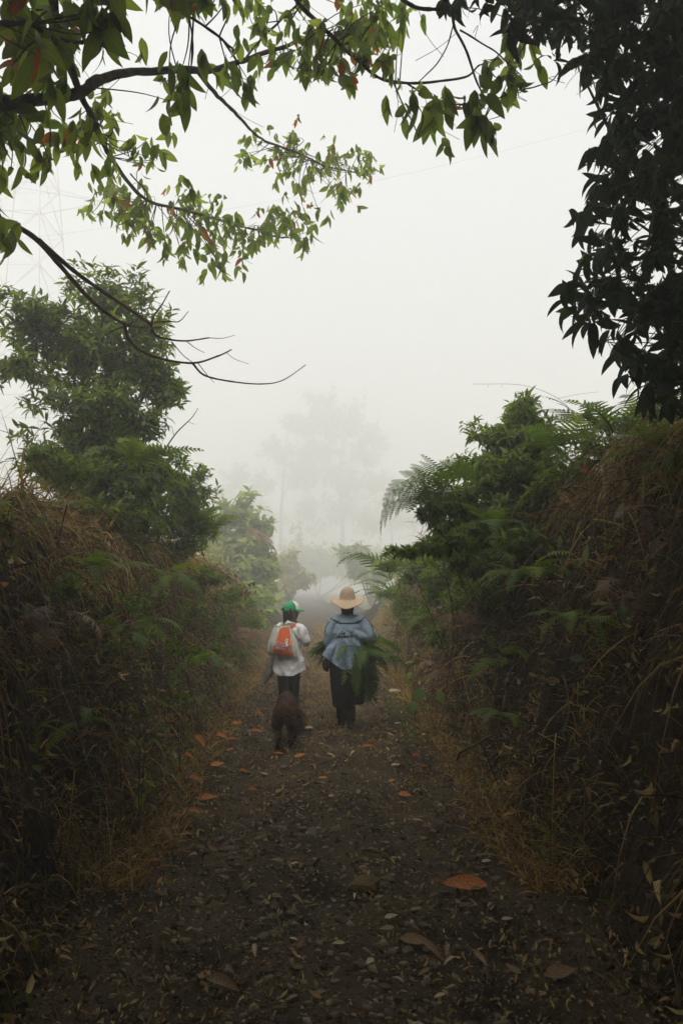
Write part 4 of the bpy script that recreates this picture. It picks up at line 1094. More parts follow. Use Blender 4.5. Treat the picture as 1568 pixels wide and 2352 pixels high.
stem('thin tendril reaching left above the glossy shrub', [(1325, 1010, 5.9), (1320, 960, 5.9), (1280, 915, 5.9), (1200, 885, 5.9), (1085, 882, 5.9)], .0022, .0012, 'twig', [[(1280, 915, 5.9), (1330, 905, 5.9), (1375, 900, 5.9)], [(1120, 884, 5.9), (1120, 890, 5.9)], [(1150, 884, 5.9), (1152, 890, 5.9)]])
stem('woody stem showing at the foot of the bushy tree', [(180, 1135, 5.6), (170, 1160, 5.5), (150, 1200, 5.4)], .01, .006, 'bark')

def leaf_plant(name, label, px, py, d_, leaves, mat='mid', cat='plant'):
    b = Vector(at(px, py, d_)); b.z = gz(b.x, b.y)
    T = thing(name, label, cat, b)
    for (lx, ly, dd, s, w, az, el) in leaves:
        p = Vector(at(lx, ly, dd)) - b
        tubes('stalk', [(cat_rom([(0, 0, 0), tuple(p * 0.55 + Vector((0, 0, 0.03))), tuple(p)], 5), 0.003)], M['twig'], T, 5)
        me = tmpl_mesh('leaf', leaf_tmpl(w, 6, 0.7, 0.18, 0.6)); me.materials.append(M[mat])
        o = link('leaf', me, None, T)
        a = math.radians(az)
        m3 = frames(np.array([[math.cos(a), math.sin(a), el]]), np.array([[0, -0.5, 0.8]]))[0]
        o.matrix_local = place_m(m3, p, s)
    return T
leaf_plant('broad_leaf_plant', 'plant with broad dark round leaves at the foot of the right bank', 1000, 1640, 7.6,
           [(975, 1585, 7.6, .2, .85, 200, -.5), (1000, 1590, 7.6, .17, .8, 300, -.4), (955, 1612, 7.5, .15, .8, 230, -.6), (1025, 1620, 7.4, .13, .7, 330, -.5)], 'mid')
leaf_plant('seedling', 'pale green seedling by the moss on the right', 952, 1552, 8.2, [(948, 1520, 8.2, .11, .45, 180, .1), (960, 1515, 8.2, .12, .45, 20, .1), (955, 1500, 8.2, .1, .45, 260, .2), (945, 1545, 8.1, .1, .5, 220, -.2)], 'pale')
leaf_plant('seedling', 'upright seedling with narrow leaves at the foot of the left bank', 325, 1735, 4.6, [(322, 1712, 4.6, .1, .25, 100, .9), (335, 1716, 4.6, .1, .25, 60, .8), (318, 1722, 4.6, .08, .25, 150, .6)], 'mid')
leaf_plant('seedling', 'small green seedling in the straw on the left verge', 415, 1640, 6.2, [(410, 1620, 6.2, .1, .4, 120, .3), (420, 1615, 6.2, .1, .4, 40, .3), (430, 1632, 6.2, .08, .4, 0, .1)], 'mid')
sp = thing('dead_sprig', 'sprig of withered reddish leaves sticking out from the left bank', 'sprig', at(470, 1300, 9.0))
P, rr = limb(pxl([(470, 1300, 9.0), (510, 1315, 9.0), (545, 1340, 9.0), (575, 1352, 9.0)]), .006, .003)
tubes('stalk', [(P - np.array(sp.location), rr)], M['bark'], sp, 5)
for k in range(34):
    q = P[R.integers(len(P) // 3, len(P))] - np.array(sp.location) + R.normal(size=3) * [0.09, 0.06, 0.07]
    o = bpy.data.objects.new('leaf', leaf_meshes('rust', BIG_T[:3], M['rust'])[k % 3]); COL.objects.link(o); o.parent = sp
    o.matrix_local = place_m(frames(unit(1) * [1, 1, 0.3] + [[0, 0, -0.7]], unit(1))[0], q, R.uniform(0.05, 0.10))

# ------------------------------------------------------------------ fallen leaves and stones
FT = [leaf_tmpl(0.42, 5, 0.12, 0.2, 1, 0.1), leaf_tmpl(0.36, 5, 0.9, 0.3, 1, 0.4), leaf_tmpl(0.45, 5, -0.35, 0.15, 1, 0.05), leaf_tmpl(0.34, 5, 0.15, 0.45, 1, 0.8)]
FT = [(t[0] - [0, 0, t[0][:, 2].min()], t[1], t[2]) for t in FT]
def fallen(label, px, py, lpx, yaw, kind, v, lift=0.012, up=(0, -0.45, 0.85), group=None):
    p = ground_hit(px, py); dist = p.y
    me = leaf_meshes('fall_' + kind, FT, M[kind])[v]
    o = bpy.data.objects.new('fallen_leaf', me); COL.objects.link(o)
    a = math.radians(yaw)
    m3 = frames(np.array([[math.cos(a), math.sin(a), 0.08]]), np.array([up], float))[0]
    s = lpx / 1568 * dist * (1.2 if kind == 'fallen_orange' else 1)
    off = -m3[:, 1] * s * 0.5 + np.array([0, 0, 0.12 * s])
    o.matrix_world = place_m(m3, np.array(p) + off + [0, -0.01, lift], s)
    return tag(o, label, 'leaf', group)
fallen('largest orange leaf lying flat by the right verge in the foreground', 1062, 2050, 84, 180, 'fallen_orange', 0)
fallen('tan curled leaf touching the largest orange leaf', 1010, 2050, 60, 20, 'fallen_tan', 1)
fallen('broad orange leaf half buried at the left rut', 478, 1842, 40, 10, 'fallen_orange', 0)
fallen('brown leaf beside the broad orange leaf at the left rut', 440, 1838, 40, 170, 'fallen_tan', 1)
fallen('long orange and tan leaf at the foot of the left bank', 466, 1727, 38, 305, 'fallen_orange', 1, 0.03)
fallen('short orange leaf left of the long orange leaf', 440, 1752, 24, 320, 'fallen_orange', 1, 0.02)
fallen('upturned orange leaf on edge above the left rut', 478, 1776, 30, 250, 'fallen_orange', 3, 0.04, (-0.6, -0.7, 0.3))
fallen('upright orange leaf stuck in the grass of the left bank', 339, 1694, 24, 90, 'fallen_orange', 2, 0.03, (0.1, -1, 0.1))
fallen('orange and brown leaf above the left rut', 455, 1809, 36, 15, 'fallen_orange', 1)
fallen('small orange leaf lying in the stones below the left rut', 489, 1881, 18, 330, 'fallen_orange', 2)
fallen('small orange leaf standing among litter on the left', 404, 1908, 16, 80, 'fallen_orange', 2, 0.02, (0, -1, 0.2))
fallen('little orange leaf further down the left side', 368, 2032, 18, 80, 'fallen_orange', 2, 0.02, (0, -1, 0.3))
fallen('yellow brown folded leaf on the left of the track', 462, 1962, 40, 330, 'fallen_tan', 3, 0.02)
fallen('orange leaf arched on the right verge', 960, 1755, 28, 20, 'fallen_orange', 1, 0.02)
fallen('brown orange leaf under the arched one on the right verge', 972, 1768, 22, 30, 'fallen_orange', 3)
fallen('dull red leaf at the foot of the right bank', 1050, 1752, 22, 0, 'fallen_orange', 3)
fallen('tiny bright orange leaf right of the track centre', 899, 1798, 14, 10, 'fallen_orange', 2)
fallen('orange leaf lying in the middle of the track', 742, 1792, 18, 5, 'fallen_orange', 0)
fallen('thin orange leaf on the left half of the track', 580, 1822, 24, 350, 'fallen_orange', 3)
fallen('thin curved orange leaf just behind the dog on the left', 534, 1706, 24, 20, 'fallen_orange', 3)
fallen('reddish leaf lying across the left verge near the dog', 514, 1707, 28, 0, 'fallen_orange', 1)
fallen('pink and orange leaf in the grass of the left verge', 411, 1771, 14, 0, 'fallen_orange', 2)
fallen('pale square leaf lying beside the hind legs of the dog', 708, 1677, 24, 20, 'fallen_pale', 0)
fallen('pinkish leaf on the moss', 906, 1600, 28, 355, 'fallen_pale', 0, 0.06)
fallen('tan leaf on the moss edge beside the broad leaf plant', 940, 1627, 20, 340, 'fallen_tan', 1, 0.05)
fallen('white curled leaf on the right of the track', 1012, 1870, 32, 40, 'fallen_pale', 1, 0.02)
fallen('oval pinkish leaf below the white curled leaf', 960, 1893, 28, 340, 'fallen_pale', 3)
fallen('torn tan leaf under the oval pinkish leaf', 984, 1916, 36, 10, 'fallen_tan', 1)
fallen('pale leaf curled on edge right of the rut', 860, 1786, 26, 300, 'fallen_tan', 3, 0.02)
fallen('small pale leaf on the centre strip of the track', 762, 1833, 16, 350, 'fallen_pale', 2)
fallen('long pale sliver of leaf near the centre of the track', 688, 1927, 30, 355, 'fallen_tan', 3)
fallen('rolled pinkish leaf in the dark at the right verge', 1195, 2005, 56, 15, 'fallen_tan', 3, 0.03)
fallen('tan rolled leaf left of the rolled pinkish leaf', 1155, 2005, 36, 20, 'fallen_tan', 1, 0.02)
fallen('big brown leaf in the dark right foreground', 955, 2175, 70, 340, 'fallen_tan', 0)
fallen('crumpled tan leaf in front of the big brown leaf', 1000, 2220, 56, 310, 'fallen_tan', 1, 0.03)
fallen('crumpled leaf standing on edge in the right foreground', 1103, 2235, 56, 290, 'fallen_tan', 3, 0.04)
fallen('broad brown leaf in the bottom right corner', 1285, 2250, 80, 15, 'fallen_tan', 0)
fallen('long narrow tan leaf at the bottom left', 207, 2190, 44, 35, 'fallen_tan', 3)
fallen('torn brown leaf at the very bottom of the track', 525, 2292, 80, 350, 'fallen_tan', 1)
fallen('small tan leaf beside the torn brown leaf at the bottom', 738, 2286, 26, 350, 'fallen_tan', 2)
fallen('curled tan leaf on the left foreground of the track', 465, 2160, 36, 60, 'fallen_tan', 1, 0.02)
fallen('broken tan leaf lying left of the round brown stone', 640, 2078, 36, 30, 'fallen_tan', 1)
fallen('brown crumpled leaf by the left verge', 395, 1948, 50, 300, 'fallen_tan', 1, 0.03)
fallen('wide tan leaf by the left verge further up', 408, 1880, 30, 0, 'fallen_tan', 0)
fallen('small pale leaf on the left crest among straw', 148, 1290, 26, 20, 'fallen_pale', 0, 0.12)
fallen('bright orange leaf caught high on the right bank', 1355, 1142, 56, 25, 'fallen_orange', 0, 0.16, (-0.3, -0.9, 0.4))
fallen('orange leaf caught low at the left edge of the bank', 8, 1390, 26, 90, 'fallen_orange', 2, 0.1, (0.5, -0.9, 0.1))
fallen('yellowish torn leaf snagged on the dark right bank', 1275, 1610, 30, 350, 'fallen_tan', 1, 0.12, (-0.4, -0.9, 0.3))
def spot(px, py):
    far = 'by the dog' if py < 1740 else 'just behind the dog' if py < 1900 else 'in the foreground' if py < 2080 else 'at the dark bottom'
    u = (px - 765) / (230 + (py - 1660) * 0.5)
    side = 'left verge' if u < -0.68 else 'left rut' if u < -0.25 else 'centre strip' if u < 0.25 else 'right rut' if u < 0.68 else 'right verge'
    return f'{side} {far}'
for k in range(150):
    py_ = 1660 + 640 * R.random() ** 0.8
    px_ = 770 + R.uniform(-1, 1) * (230 + (py_ - 1660) * 0.5)
    kd, nm = (('fallen_tan', 'dry tan'), ('fallen_brown', 'dull brown'), ('fallen_tan', 'dry tan'), ('fallen_brown', 'dull brown'), ('fallen_pale', 'bleached pale'))[k % 5]
    v = int(R.integers(0, 4)); w_ = ('flat', 'arched', 'upcurved', 'rolled')[v]
    fallen(f'small {w_} {nm} leaf on the {spot(px_, py_)}', px_, py_, R.uniform(16, 32) * (0.7 + (py_ - 1660) / 900), R.uniform(0, 360), kd, v, 0.012, (R.normal() * 0.3, -0.3, 0.9), f'small {w_} {nm} leaves on the {spot(px_, py_)}')

for px_, py_, v in ((545, 1668, 0), (520, 1690, 2), (600, 1650, 1), (590, 1690, 3), (530, 1730, 2), (500, 1765, 0), (560, 1780, 3), (450, 1880, 1), (430, 1925, 2), (355, 1985, 0), (640, 1740, 3), (690, 1745, 2), (845, 1725, 3), (930, 1835, 0), (1080, 1690, 2), (870, 1655, 1)):
    w_ = ('flat', 'arched', 'upcurved', 'rolled')[v]
    fallen(f'{w_} little orange leaf on the {spot(px_, py_)}', px_, py_, R.uniform(18, 30), R.uniform(-40, 40), 'fallen_orange', v, 0.02, (R.normal() * 0.3, -0.5, 0.8), f'{w_} little orange leaves on the {spot(px_, py_)}')

def rock_mesh(seed, sub=3):
    bm = bmesh.new(); bmesh.ops.create_icosphere(bm, subdivisions=sub, radius=1)
    o_ = Vector((seed * 3.1, seed * 1.7, 0))
    for v in bm.verts:
        n_ = noise.noise(v.co * 1.1 + o_) * 0.35 + noise.noise(v.co * 2.7 + o_) * 0.14
        v.co *= 1 + n_
    me = bpy.data.meshes.new('stone'); bm.to_mesh(me); bm.free()
    return me
RK = [rock_mesh(i, 2) for i in range(6)]
for m_ in RK[1:]: m_.materials.append(M['stone'])
def stone(label, px, py, w, v, fl=0.5, group=None, mat=None, asp=None):
    p = ground_hit(px, py)
    me = RK[v]
    if mat: me.materials.clear(); me.materials.append(M[mat])
    o = bpy.data.objects.new('stone', me); COL.objects.link(o)
    s = w / 2 / 1568 * p.y
    o.location = p + Vector((0, s * 0.5, s * fl * 0.3)); o.scale = (s, s * (asp or random.uniform(.6, .9)), s * fl); o.rotation_euler = (random.uniform(-.2, .2), random.uniform(-.2, .2), random.uniform(0, 6))
    return tag(o, label, 'stone', group)
stone('round brown stone half sunk in the track', 838, 2050, 74, 0, 0.6, None, 'stone_brown')
stone('grey slab of stone tilted in the left half of the track', 640, 1910, 40, 1, 0.35)
stone('flat grey stone by the left rut', 520, 1955, 36, 2, 0.3)
stone('dark long stone on the left half of the track', 500, 1935, 34, 3, 0.35)
stone('grey stone standing in the left centre of the foreground', 668, 2108, 30, 4, 0.6)
for k in range(80):
    py_ = 1640 + 640 * R.random() ** 0.9
    px_ = 760 + R.uniform(-1, 1) * (200 + (py_ - 1640) * 0.5)
    w_ = R.uniform(10, 24); z_ = ('wide' if w_ > 17 else 'small') + (' long', ' squat', ' rounded')[k % 3]
    stone(f'{z_} flat grey stone bedded in the {spot(px_, py_)}', px_, py_, w_ * (0.8 + (py_ - 1640) / 1000), int(R.integers(1, 6)), R.uniform(0.25, 0.45), asp=(.45, .75, .95)[k % 3], group=f'{z_} stones in the {spot(px_, py_)}')

# ------------------------------------------------------------------ bodies and clothes
def section(P, rx, ry, ns=18):
    """closed tube of elliptical sections along P; rx across, ry front to back"""
    P = cat_rom(P, 4); m = len(P)
    rx = np.interp(np.linspace(0, 1, m), np.linspace(0, 1, len(rx)), rx); ry = np.interp(np.linspace(0, 1, m), np.linspace(0, 1, len(ry)), ry)
    T = np.gradient(P, axis=0); T /= np.linalg.norm(T, axis=1)[:, None] + 1e-9
    ref = np.array([1.0, 0, 0]) if abs(T[:, 0]).mean() < 0.75 else np.array([0, 0, 1.0])
    A = ref - T * (T @ ref)[:, None]; A /= np.linalg.norm(A, axis=1)[:, None]
    B = np.cross(T, A)
    # rounded ends
    e = [(-0.9, 0.35), (-0.6, 0.78), (-0.25, 0.97)]
    rings = [(P[0] + T[0] * k * min(rx[0], ry[0]), A[0], B[0], rx[0] * f, ry[0] * f) for k, f in e]
    rings += [(P[i], A[i], B[i], rx[i], ry[i]) for i in range(m)]
    rings += [(P[-1] - T[-1] * k * min(rx[-1], ry[-1]), A[-1], B[-1], rx[-1] * f, ry[-1] * f) for k, f in e[::-1]]
    th = np.arange(ns) / ns * 2 * PI
    V = np.concatenate([c + a * (np.cos(th) * x)[:, None] + b * (np.sin(th) * y)[:, None] for c, a, b, x, y in rings])
    k = len(rings)
    i, j = np.meshgrid(np.arange(k - 1), np.arange(ns), indexing='ij')
    a = (i * ns + j).ravel(); b = (i * ns + (j + 1) % ns).ravel()
    F = np.concatenate([np.stack([a, b, b + ns], 1), np.stack([a, b + ns, a + ns], 1)])
    V = np.concatenate([V, [rings[0][0], rings[-1][0]]])
    j = np.arange(ns); n0 = k * ns
    F = np.concatenate([F, np.stack([(j + 1) % ns, j, np.full(ns, n0)], 1), np.stack([(k - 1) * ns + j, (k - 1) * ns + (j + 1) % ns, np.full(ns, n0 + 1)], 1)])
    return V, F

def blob(chains, voxel=0.009, it=4):
    """several closed tubes grown together into one continuous skin"""
    V, F = join_geo([section(np.array(P, float), rx, ry) for P, rx, ry in chains])
    o = bpy.data.objects.new('tmp', mesh_np('tmp', V, F)); COL.objects.link(o)
    md = o.modifiers.new('r', 'REMESH'); md.mode = 'VOXEL'; md.voxel_size = voxel; md.use_smooth_shade = True
    ms = o.modifiers.new('s', 'SMOOTH'); ms.iterations = it; ms.factor = 0.5
    dg = bpy.context.evaluated_depsgraph_get()
    me = bpy.data.meshes.new_from_object(o.evaluated_get(dg))
    old = o.data; bpy.data.objects.remove(o); bpy.data.meshes.remove(old)
    return me

def bump_mesh(me, fn):
    """move each vertex along its normal by fn(co, normal)"""
    N = [v.normal.copy() for v in me.vertices]
    for v, n_ in zip(me.vertices, N):
        v.co += n_ * fn(v.co, n_)
    me.update()

def cut(me, keep):
    bm = bmesh.new(); bm.from_mesh(me)
    bmesh.ops.delete(bm, geom=[f for f in bm.faces if not keep(f.calc_center_median())], context='FACES')
    bm.to_mesh(me); bm.free(); me.update()

def even_hem(me, fz, tol=0.03):
    """pull the ragged cut edge onto the hem line"""
    bm = bmesh.new(); bm.from_mesh(me)
    for v in bm.verts:
        if v.is_boundary and abs(v.co.z - fz(v.co.x)) < tol: v.co.z = fz(v.co.x)
    bm.to_mesh(me); bm.free(); me.update()

def give(me, mat):
    me.materials.clear(); me.materials.append(mat)
    me.polygons.foreach_set('use_smooth', np.ones(len(me.polygons), bool))
    return me

def bvh(me):
    return BVHTree.FromPolygons([v.co.copy() for v in me.vertices], [tuple(p.vertices) for p in me.polygons])

def onto(tree, x, z, off, y0=-2.0):
    h = tree.ray_cast(Vector((x, y0, z)), Vector((0, 1, 0)))
    if h[0] is None:
        h = tree.find_nearest(Vector((x, -0.15, z)))
    return np.array(h[0]) + [0, -off, 0]

def ribbon(tree, pts, w, off, n=5, closed=False):
    """flat band of width w along 2D points (x, z), laid on the surface"""
    P = cat_rom([(x, 0, z) for x, z in pts], n)[:, [0, 2]]
    T = np.gradient(P, axis=0); T /= np.linalg.norm(T, axis=1)[:, None] + 1e-9
    Nn = np.stack([-T[:, 1], T[:, 0]], 1)
    V = []
    for p, q in zip(P, Nn):
        for k in (-0.5, 0, 0.5):
            V.append(onto(tree, *(p + q * w * k), off))
    F = []
    for i in range(len(P) - 1):
        a = i * 3; F += [(a, a + 1, a + 4, a + 3), (a + 1, a + 2, a + 5, a + 4)]
    # round caps
    return np.array(V), np.array(F)

def sheet(tree, quadpts, off, nu=14, nv=14):
    """patch over a quadrilateral of (x, z) corners, laid on the surface"""
    (a, b, c, d_) = [np.array(q) for q in quadpts]
    V = []
    for i in range(nv + 1):
        for j in range(nu + 1):
            u, v = j / nu, i / nv
            V.append(onto(tree, *((a * (1 - u) + b * u) * (1 - v) + (d_ * (1 - u) + c * u) * v), off))
    i, j = np.meshgrid(np.arange(nv), np.arange(nu), indexing='ij'); k = (i * (nu + 1) + j).ravel()
    return np.array(V), np.stack([k, k + 1, k + nu + 2, k + nu + 1], 1)

M['skin'] = plain('skin', (0.32, 0.18, 0.115), 0.55, 0.35)
M['hair'] = noise_mat('hair', (0.008, 0.006, 0.005), (0.03, 0.022, 0.017), 60, 0.5, 0.4, 160, 4, 0.4, 0.003, (1, 1, 0.12))
M['chambray'] = noise_mat('chambray', (0.20, 0.27, 0.36), (0.28, 0.355, 0.45), 70, 0.9, 0.35, 14, 6, 0.1, 0.01, (1, 1, 0.5))
M['collar'] = noise_mat('collar', (0.19, 0.27, 0.36), (0.26, 0.345, 0.44), 70, 0.9, 0.2, 60, 4, 0.1, 0.004)
M['black_cloth'] = noise_mat('black_cloth', (0.006, 0.006, 0.007), (0.012, 0.012, 0.013), 20, 0.9, 0.3, 12, 5, 0.15, 0.01)
M['trouser'] = noise_mat('trouser', (0.008, 0.008, 0.009), (0.016, 0.015, 0.015), 20, 0.9, 0.3, 12, 5, 0.15, 0.01)
M['ink'] = plain('ink', (0.012, 0.014, 0.02), 0.8, 0.1)
M['white_cloth'] = noise_mat('white_cloth', (0.70, 0.69, 0.72), (0.82, 0.81, 0.83), 10, 0.9, 0.4, 11, 6, 0.1, 0.012)
M['white_trim'] = plain('white_trim', (0.75, 0.75, 0.75), 0.8)
M['bag_white'] = noise_mat('bag_white', (0.42, 0.41, 0.36), (0.66, 0.65, 0.60), 9, 0.6, 0.6, 16, 7, 0.3, 0.015)
M['bag_orange'] = noise_mat('bag_orange', (0.62, 0.10, 0.018), (0.78, 0.15, 0.03), 7, 0.6, 0.5, 22, 6, 0.3, 0.008, (1, 1, 0.35))
M['magenta'] = plain('magenta', (0.42, 0.02, 0.075), 0.6)
M['print_white'] = plain('print_white', (0.80, 0.78, 0.74), 0.6)
M['print_orange'] = plain('print_orange', (0.80, 0.27, 0.03), 0.6)
M['print_green'] = plain('print_green', (0.06, 0.30, 0.07), 0.6)
M['cap_green'] = noise_mat('cap_green', (0.03, 0.28, 0.115), (0.045, 0.36, 0.15), 40, 0.85, 0.15, 90, 4, 0.1, 0.003)
M['cap_white'] = plain('cap_white', (0.80, 0.80, 0.80), 0.85)
M['grey_sack'] = noise_mat('grey_sack', (0.17, 0.165, 0.145), (0.30, 0.29, 0.26), 12, 0.9, 0.5, 20, 6, 0.1, 0.012)
M['boot'] = noise_mat('boot', (0.012, 0.010, 0.008), (0.03, 0.024, 0.018), 12, 0.7, 0.2, 50, 5, 0.25, 0.004)
M['sole'] = plain('sole', (0.10, 0.085, 0.07), 0.85)
M['fur'] = noise_mat('fur', (0.025, 0.010, 0.006), (0.07, 0.027, 0.012), 9, 0.75, 0.7, 55, 6, 0.2, 0.01, (1, 1, 0.35))
M['fur_hair'] = leaf_mat('fur_hair', [(0.022, 0.009, 0.005), (0.06, 0.023, 0.010), (0.20, 0.085, 0.032)], 0, None, 0.6, 0.25, vein=0)
# straw hat: rows of weave round the crown, ribs out along the brim
m, nn, b, out = new_mat('straw_hat')
uv = nn.nodes.new('ShaderNodeUVMap')
sx = nn.nodes.new('ShaderNodeSeparateXYZ'); nn.links.new(uv.outputs[0], sx.inputs[0])
def mth(op, a, c=None, d_=None):
    k = nn.nodes.new('ShaderNodeMath'); k.operation = op
    for i_, v_ in enumerate((a, c, d_)):
        if v_ is None: continue
        if isinstance(v_, (int, float)): k.inputs[i_].default_value = v_
        else: nn.links.new(v_, k.inputs[i_])
    return k.outputs[0]
rows = mth('SINE', mth('MULTIPLY', sx.outputs[1], 110.0)); cols_ = mth('SINE', mth('MULTIPLY', sx.outputs[0], 520.0))
hgt = mth('ADD', mth('MULTIPLY', rows, 0.5), mth('MULTIPLY', cols_, 0.5))
rp = nn.nodes.new('ShaderNodeValToRGB'); rp.color_ramp.elements[0].color = (0.36, 0.24, 0.155, 1); rp.color_ramp.elements[1].color = (0.66, 0.49, 0.35, 1)
rp.color_ramp.elements[0].position = 0.2; rp.color_ramp.elements[1].position = 0.75
tx = nn.nodes.new('ShaderNodeTexNoise'); tx.inputs['Scale'].default_value = 60; tc = nn.nodes.new('ShaderNodeTexCoord'); nn.links.new(tc.outputs['Object'], tx.inputs['Vector'])
nn.links.new(mth('ADD', mth('MULTIPLY', hgt, 0.22), mth('ADD', mth('MULTIPLY', tx.outputs[0], 0.5), 0.25)), rp.inputs[0]); nn.links.new(rp.outputs[0], b.inputs['Base Color'])
bp = nn.nodes.new('ShaderNodeBump'); bp.inputs['Distance'].default_value = 0.003; bp.inputs['Strength'].default_value = 0.8
nn.links.new(hgt, bp.inputs['Height']); nn.links.new(bp.outputs[0], b.inputs['Normal']); b.inputs['Roughness'].default_value = 0.85
M['straw_hat'] = m

def folds(amp, fx, fz, seed=0.0):
    o_ = Vector((seed, seed * 1.3, -seed))
    def f(c, n_):
        a = noise.noise(Vector((c.x * fx, c.y * fx, c.z * fz)) + o_)
        b_ = noise.noise(Vector((c.x * fx * 2.3 + c.z * 3, c.y * fx * 2, c.z * fz * 2.1)) + o_)
        return amp * ((1 - abs(a) * 2.4) * 0.7 + b_ * 0.5)
    return f

# ---- the person in the straw hat
def R2(X, Y):                                           # photo crop position -> (x, z) in this person's own space
    ox, oy = 1260 + X / 4.612, 2320 + Y / 4.612
    return ((ox * .5742 - 797.2) / 1568 * 8.0, 1.6 - (oy * .5742 - 1352) / 1568 * 8.0)
PR = thing('person', 'person in a wide straw hat and blue shirt walking away with an armful of fern', 'person', (0.07, 8.12, gz(0.07, 8.12)))
def limb_pair(s_):
    pass
body = blob([
    ([(0, .03, .62), (0, .02, .80), (0, .0, 1.0), (0, .0, 1.18), (0, .01, 1.26)], (.165, .16, .14, .155, .09), (.13, .125, .11, .105, .07)),
    ([(0, .01, 1.24), (0, .02, 1.34)], (.055, .05), (.055, .055)),
    ([(0, .02, 1.36), (0, .035, 1.44), (0, .035, 1.50)], (.062, .078, .06), (.075, .095, .07)),
    ([(-.13, 0, 1.22), (-.21, .0, 1.08), (-.22, .05, .97), (-.13, .22, .95), (-.02, .27, .97)], (.05, .045, .04, .033, .025), (.05, .045, .04, .033, .025)),
    ([(.13, 0, 1.22), (.23, -.01, 1.10), (.25, .06, 1.02), (.16, .23, .98), (.06, .27, .97)], (.05, .045, .04, .033, .025), (.05, .045, .04, .033, .025)),
    ([(-.08, .03, .66), (-.08, .07, .38), (-.075, .10, .10)], (.09, .035, .022), (.09, .038, .024)),
    ([(.08, .03, .66), (.06, .0, .38), (.035, -.03, .10)], (.09, .035, .022), (.09, .038, .024)),
] + [([(-.03 + .01 * k, .27, .985 - .018 * k), (.02, .285 - .004 * k, .98 - .018 * k), (.05 - .004 * k, .265, .975 - .018 * k)], (.009, .009, .008), (.009, .009, .008)) for k in range(4)]
  + [([(.07 - .01 * k, .27, .985 - .018 * k), (.03, .295, .98 - .018 * k), (0, .275, .975 - .018 * k)], (.009, .009, .008), (.009, .009, .008)) for k in range(4)], 0.008, 2)
link('body', give(body, M['skin']), None, PR)
hair = blob([([(0, -.005, 1.305), (0, -.012, 1.36), (0, .0, 1.44), (0, .01, 1.50)], (.058, .075, .086, .07), (.05, .07, .09, .07)), ([(.045, -.02, 1.33), (.075, -.01, 1.30)], (.02, .006), (.02, .006))], 0.007, 2)
cut(hair, lambda c: c.y < 0.065)
link('hair', give(hair, M['hair']), None, PR)
def shirt_hem(x):
    return 0.69 + 0.15 * max(0, (-x - 0.06) / 0.22) ** 1.1 + 0.02 * max(0, x / .2)
shirt = blob([
    ([(-.005, .0, .60), (-.01, -.01, .72), (-.01, -.005, .86), (-.005, -.005, 1.02), (0, 0, 1.17), (0, .005, 1.245)], (.225, .215, .195, .18, .18, .105), (.175, .17, .155, .145, .125, .07)),
    ([(0, .0, 1.235), (0, .008, 1.285)], (.09, .072), (.08, .068)),
    ([(-.245, -.03, .80), (-.215, -.03, .87), (-.17, -.03, .93), (-.12, -.03, 1.0)], (.06, .055, .05, .04), (.11, .11, .10, .09)),
    ([(-.10, 0, 1.235), (-.165, .0, 1.205), (-.205, .0, 1.12), (-.215, .01, 1.0), (-.205, .05, .93), (-.12, .2, .93)], (.06, .062, .058, .056, .058, .05), (.07, .08, .085, .08, .07, .05)),
    ([(.10, 0, 1.24), (.17, -.01, 1.21), (.225, -.02, 1.13), (.262, -.02, 1.055), (.25, .06, 1.0), (.17, .2, .97)], (.06, .065, .065, .066, .062, .05), (.07, .085, .09, .085, .075, .05)),
    ([(.10, -.10, 1.09), (.19, -.07, 1.05), (.27, -.03, 1.05)], (.035, .04, .045), (.04, .045, .05)),
], 0.009, 3)
bump_mesh(shirt, folds(0.016, 6, 5.0, 3.0)); bump_mesh(shirt, folds(0.006, 14, 9.0, 5.0))
def drag(c, n_):                                         # cloth drawn from the armpit down across the back
    t = (c.z - 0.95) * 1.0 + (c.x - 0.1) * 0.9
    return 0.007 * math.sin(t * 62) * max(0, 1 - abs(c.x - .08) / .16) * max(0, 1 - abs(c.z - 0.98) / .2) if n_.y < 0 else 0
bump_mesh(shirt, drag)
def hemfold(c, n_):
    return 0.016 * math.sin(c.x * 34 + c.z * 9) * max(0, min(1, (0.98 - c.z) / .25))
bump_mesh(shirt, hemfold)
cut(shirt, lambda c: c.z > shirt_hem(c.x)); even_hem(shirt, shirt_hem)
so = link('shirt', give(shirt, M['chambray']), None, PR)
st = bvh(shirt)
# flat rounded collar, shoulder piping
V, F = [], []
nu_, nv_ = 25, 6
for i in range(nv_):
    v = i / (nv_ - 1)
    for j in range(nu_):
        a = PI * (1.0 + (j / (nu_ - 1)))                  # over the back from left to right
        r = 0.068 + 0.082 * v
        x = math.cos(a) * r * (1.12 + .25 * v); yy = math.sin(a) * r * (0.9)
        z = 1.312 - 0.03 * v - 0.075 * v * v * abs(math.sin(a)) ** 1.3
        p = st.find_nearest(Vector((x, yy + .005, z)))
        q = Vector((x, yy + .005, z))
        if v > 0.3 and p[0] is not None:
            q = p[0] + p[1] * (0.009 if i < nv_ - 1 else 0.004)
        V.append(tuple(q))
for i in range(nv_ - 1):
    for j in range(nu_ - 1):
        k = i * nu_ + j; F.append((k, k + 1, k + nu_ + 1, k + nu_))
me = mesh_np('collar', np.array(V), np.array(F))
co = link('collar', me, M['collar'], PR)
md = co.modifiers.new('thick', 'SOLIDIFY'); md.thickness = 0.006; md.offset = 1
edge_ = np.array(V[(nv_ - 1) * nu_:]) + [0, -.004, .003]
tubes('collar_seam', [(edge_, 0.003)], M['ink'], PR, 5)
def over(tree, pts, r, off=0.003):
    P = cat_rom(pts, 8); out_ = []
    for p in P:
        h = tree.find_nearest(Vector(p)); out_.append(np.array(h[0] + h[1] * off))
    return np.array(out_), r
